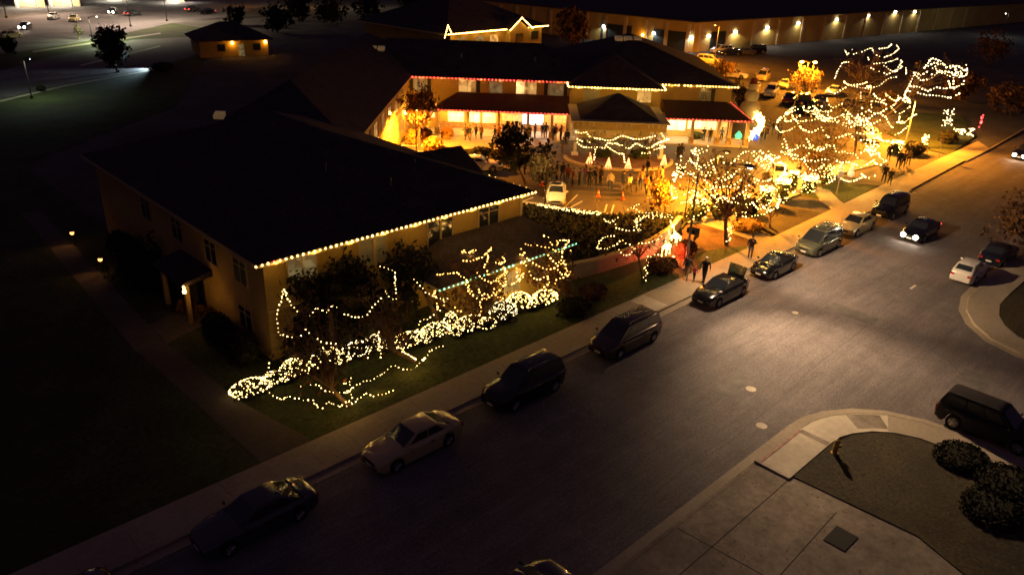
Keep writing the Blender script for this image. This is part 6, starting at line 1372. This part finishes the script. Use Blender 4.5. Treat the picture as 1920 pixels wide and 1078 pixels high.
# canopies at the top edge
def canopy(label, px, w_, d_, h, power, col):
    p = Q(*px); root = empty('fuel_canopy', (p.x, p.y, 0), R(-40), label, 'canopy', 'bright canopies beyond the far road')
    b = MB(); b.box(-w_ / 2, w_ / 2, -d_ / 2, d_ / 2, h, h + .8); b.build('roof', M['concrete'], root)
    b = MB(); b.box(-w_ / 2 + .5, w_ / 2 - .5, -d_ / 2 + .5, d_ / 2 - .5, h - .06, h - .01); b.build('light_panel', M['ledw'], root)
    for x in (-w_ / 3, w_ / 3): b = MB(); b.box(x - .3, x + .3, -.3, .3, 0, h - .06); b.build('column', M['white'], root)
    b = MB(); b.box(-w_ / 2, w_ / 2, d_ / 2 + .1, d_ / 2 + .6, 0, h + .5); b.build('back_wall', M['trim'], root)
    o = light('AREA', (0, 0, h - .5), power, col, size=w_ * .6); o.parent = root
canopy('bright canopy at the top left edge', (50, 15), 7, 4, 4, 500, (1, .85, .65)); canopy('bright canopy right of the first one at the top edge', (115, 13), 8, 4, 4, 500, (1, .85, .65)); canopy('pale lit canopy above the middle headlight pair', (215, 2), 6, 4, 3.6, 900, (.95, 1, .85)); canopy('bright canopy by the dark pole at the top edge', (325, 5), 5, 4, 3.8, 1500, (1, .9, .75))
for i, (px, c, lb) in enumerate([((12, 22), SOD, 'amber lamp post cut by the left edge, upper'), ((1833, 18), SOD, 'distant amber lamp left of the two at the upper right'), ((1895, 20), SOD, 'distant amber lamp at the upper right edge'), ((820, 6), (.9, 1, .8), 'distant pale lamp above the far house roof'), ((700, 4), (1, .8, .4), 'distant yellow lamp on the top edge left of centre'), ((780, 8), (1, .9, .6), 'distant yellow lamp on the top edge nearest the pale one'), ((645, 6), (1, .8, .5), 'distant warm lamp on the top edge left of the yellow one'), ((1880, 58), (.9, 1, .9), 'distant pale lamp below the amber pair'), ((455, 2), SOD, 'distant amber lamp right of the red-lamped car'), ((545, 0), (1, .8, .5), 'distant lamp above the dark tree line, left one'), ((590, 3), SOD, 'distant amber lamp above the dark tree line, right one'), ((1625, 34), (1, .95, .85), 'distant white lamp past the warehouse end')]):
    lamp_post(lb, Q(px[0], px[1] + 12), 6, power=500, col=c, lens='sodium' if c == SOD else 'ledw', toward=(0, 1), group='distant lamps', omni=True, r=.09)
p = Q(975, 2); lamp_post('tall white lamp over the distant rows of cars', p, 10, power=30000, col=(.8, .9, 1), lens='ledb', toward=(0, 1), group='distant lamps', r=.1, cone=R(120))

# ------------------------------------------------------------------ world, camera, render
w_ = bpy.data.worlds.new('World'); sc.world = w_; w_.use_nodes = True; nt = w_.node_tree
bg = nt.nodes['Background']; sky = nt.nodes.new('ShaderNodeTexSky'); sky.sky_type = 'NISHITA'; sky.sun_disc = False; sky.sun_elevation = R(-4); sky.sun_rotation = R(200)
mx = nt.nodes.new('ShaderNodeMix'); mx.data_type = 'RGBA'; mx.blend_type = 'ADD'; mx.inputs[0].default_value = 1; mx.inputs[7].default_value = (.2, .105, .24, 1)
nt.links.new(sky.outputs[0], mx.inputs[6]); nt.links.new(mx.outputs[2], bg.inputs['Color']); bg.inputs['Strength'].default_value = .10
sun = bpy.data.lights.new('moon', 'SUN'); sun.energy = .004; sun.angle = R(2); sun.color = (.7, .7, 1); so = bpy.data.objects.new('moon', sun); COL.objects.link(so); so.rotation_euler = (R(40), 0, R(60))
cd = bpy.data.cameras.new('camera'); cam = bpy.data.objects.new('camera', cd); COL.objects.link(cam); sc.camera = cam
cd.sensor_width = 36; cd.lens = 36 * FPX / 1920; cd.clip_end = 3000
Mx = Matrix((rt2, up2, -fw)).transposed().to_4x4(); Mx.translation = CAM; cam.matrix_world = Mx
sc.view_settings.view_transform = 'Standard'; sc.view_settings.look = 'None'; sc.view_settings.gamma = 1; sc.view_settings.exposure = 0
cy = sc.cycles; cy.use_denoising = True; cy.sample_clamp_indirect = 3; cy.sample_clamp_direct = 0; cy.max_bounces = 3; cy.diffuse_bounces = 2; cy.glossy_bounces = 2; cy.transmission_bounces = 1
cy.filter_width = 1.7; cy.use_light_tree = True; cy.caustics_reflective = False; cy.caustics_refractive = False
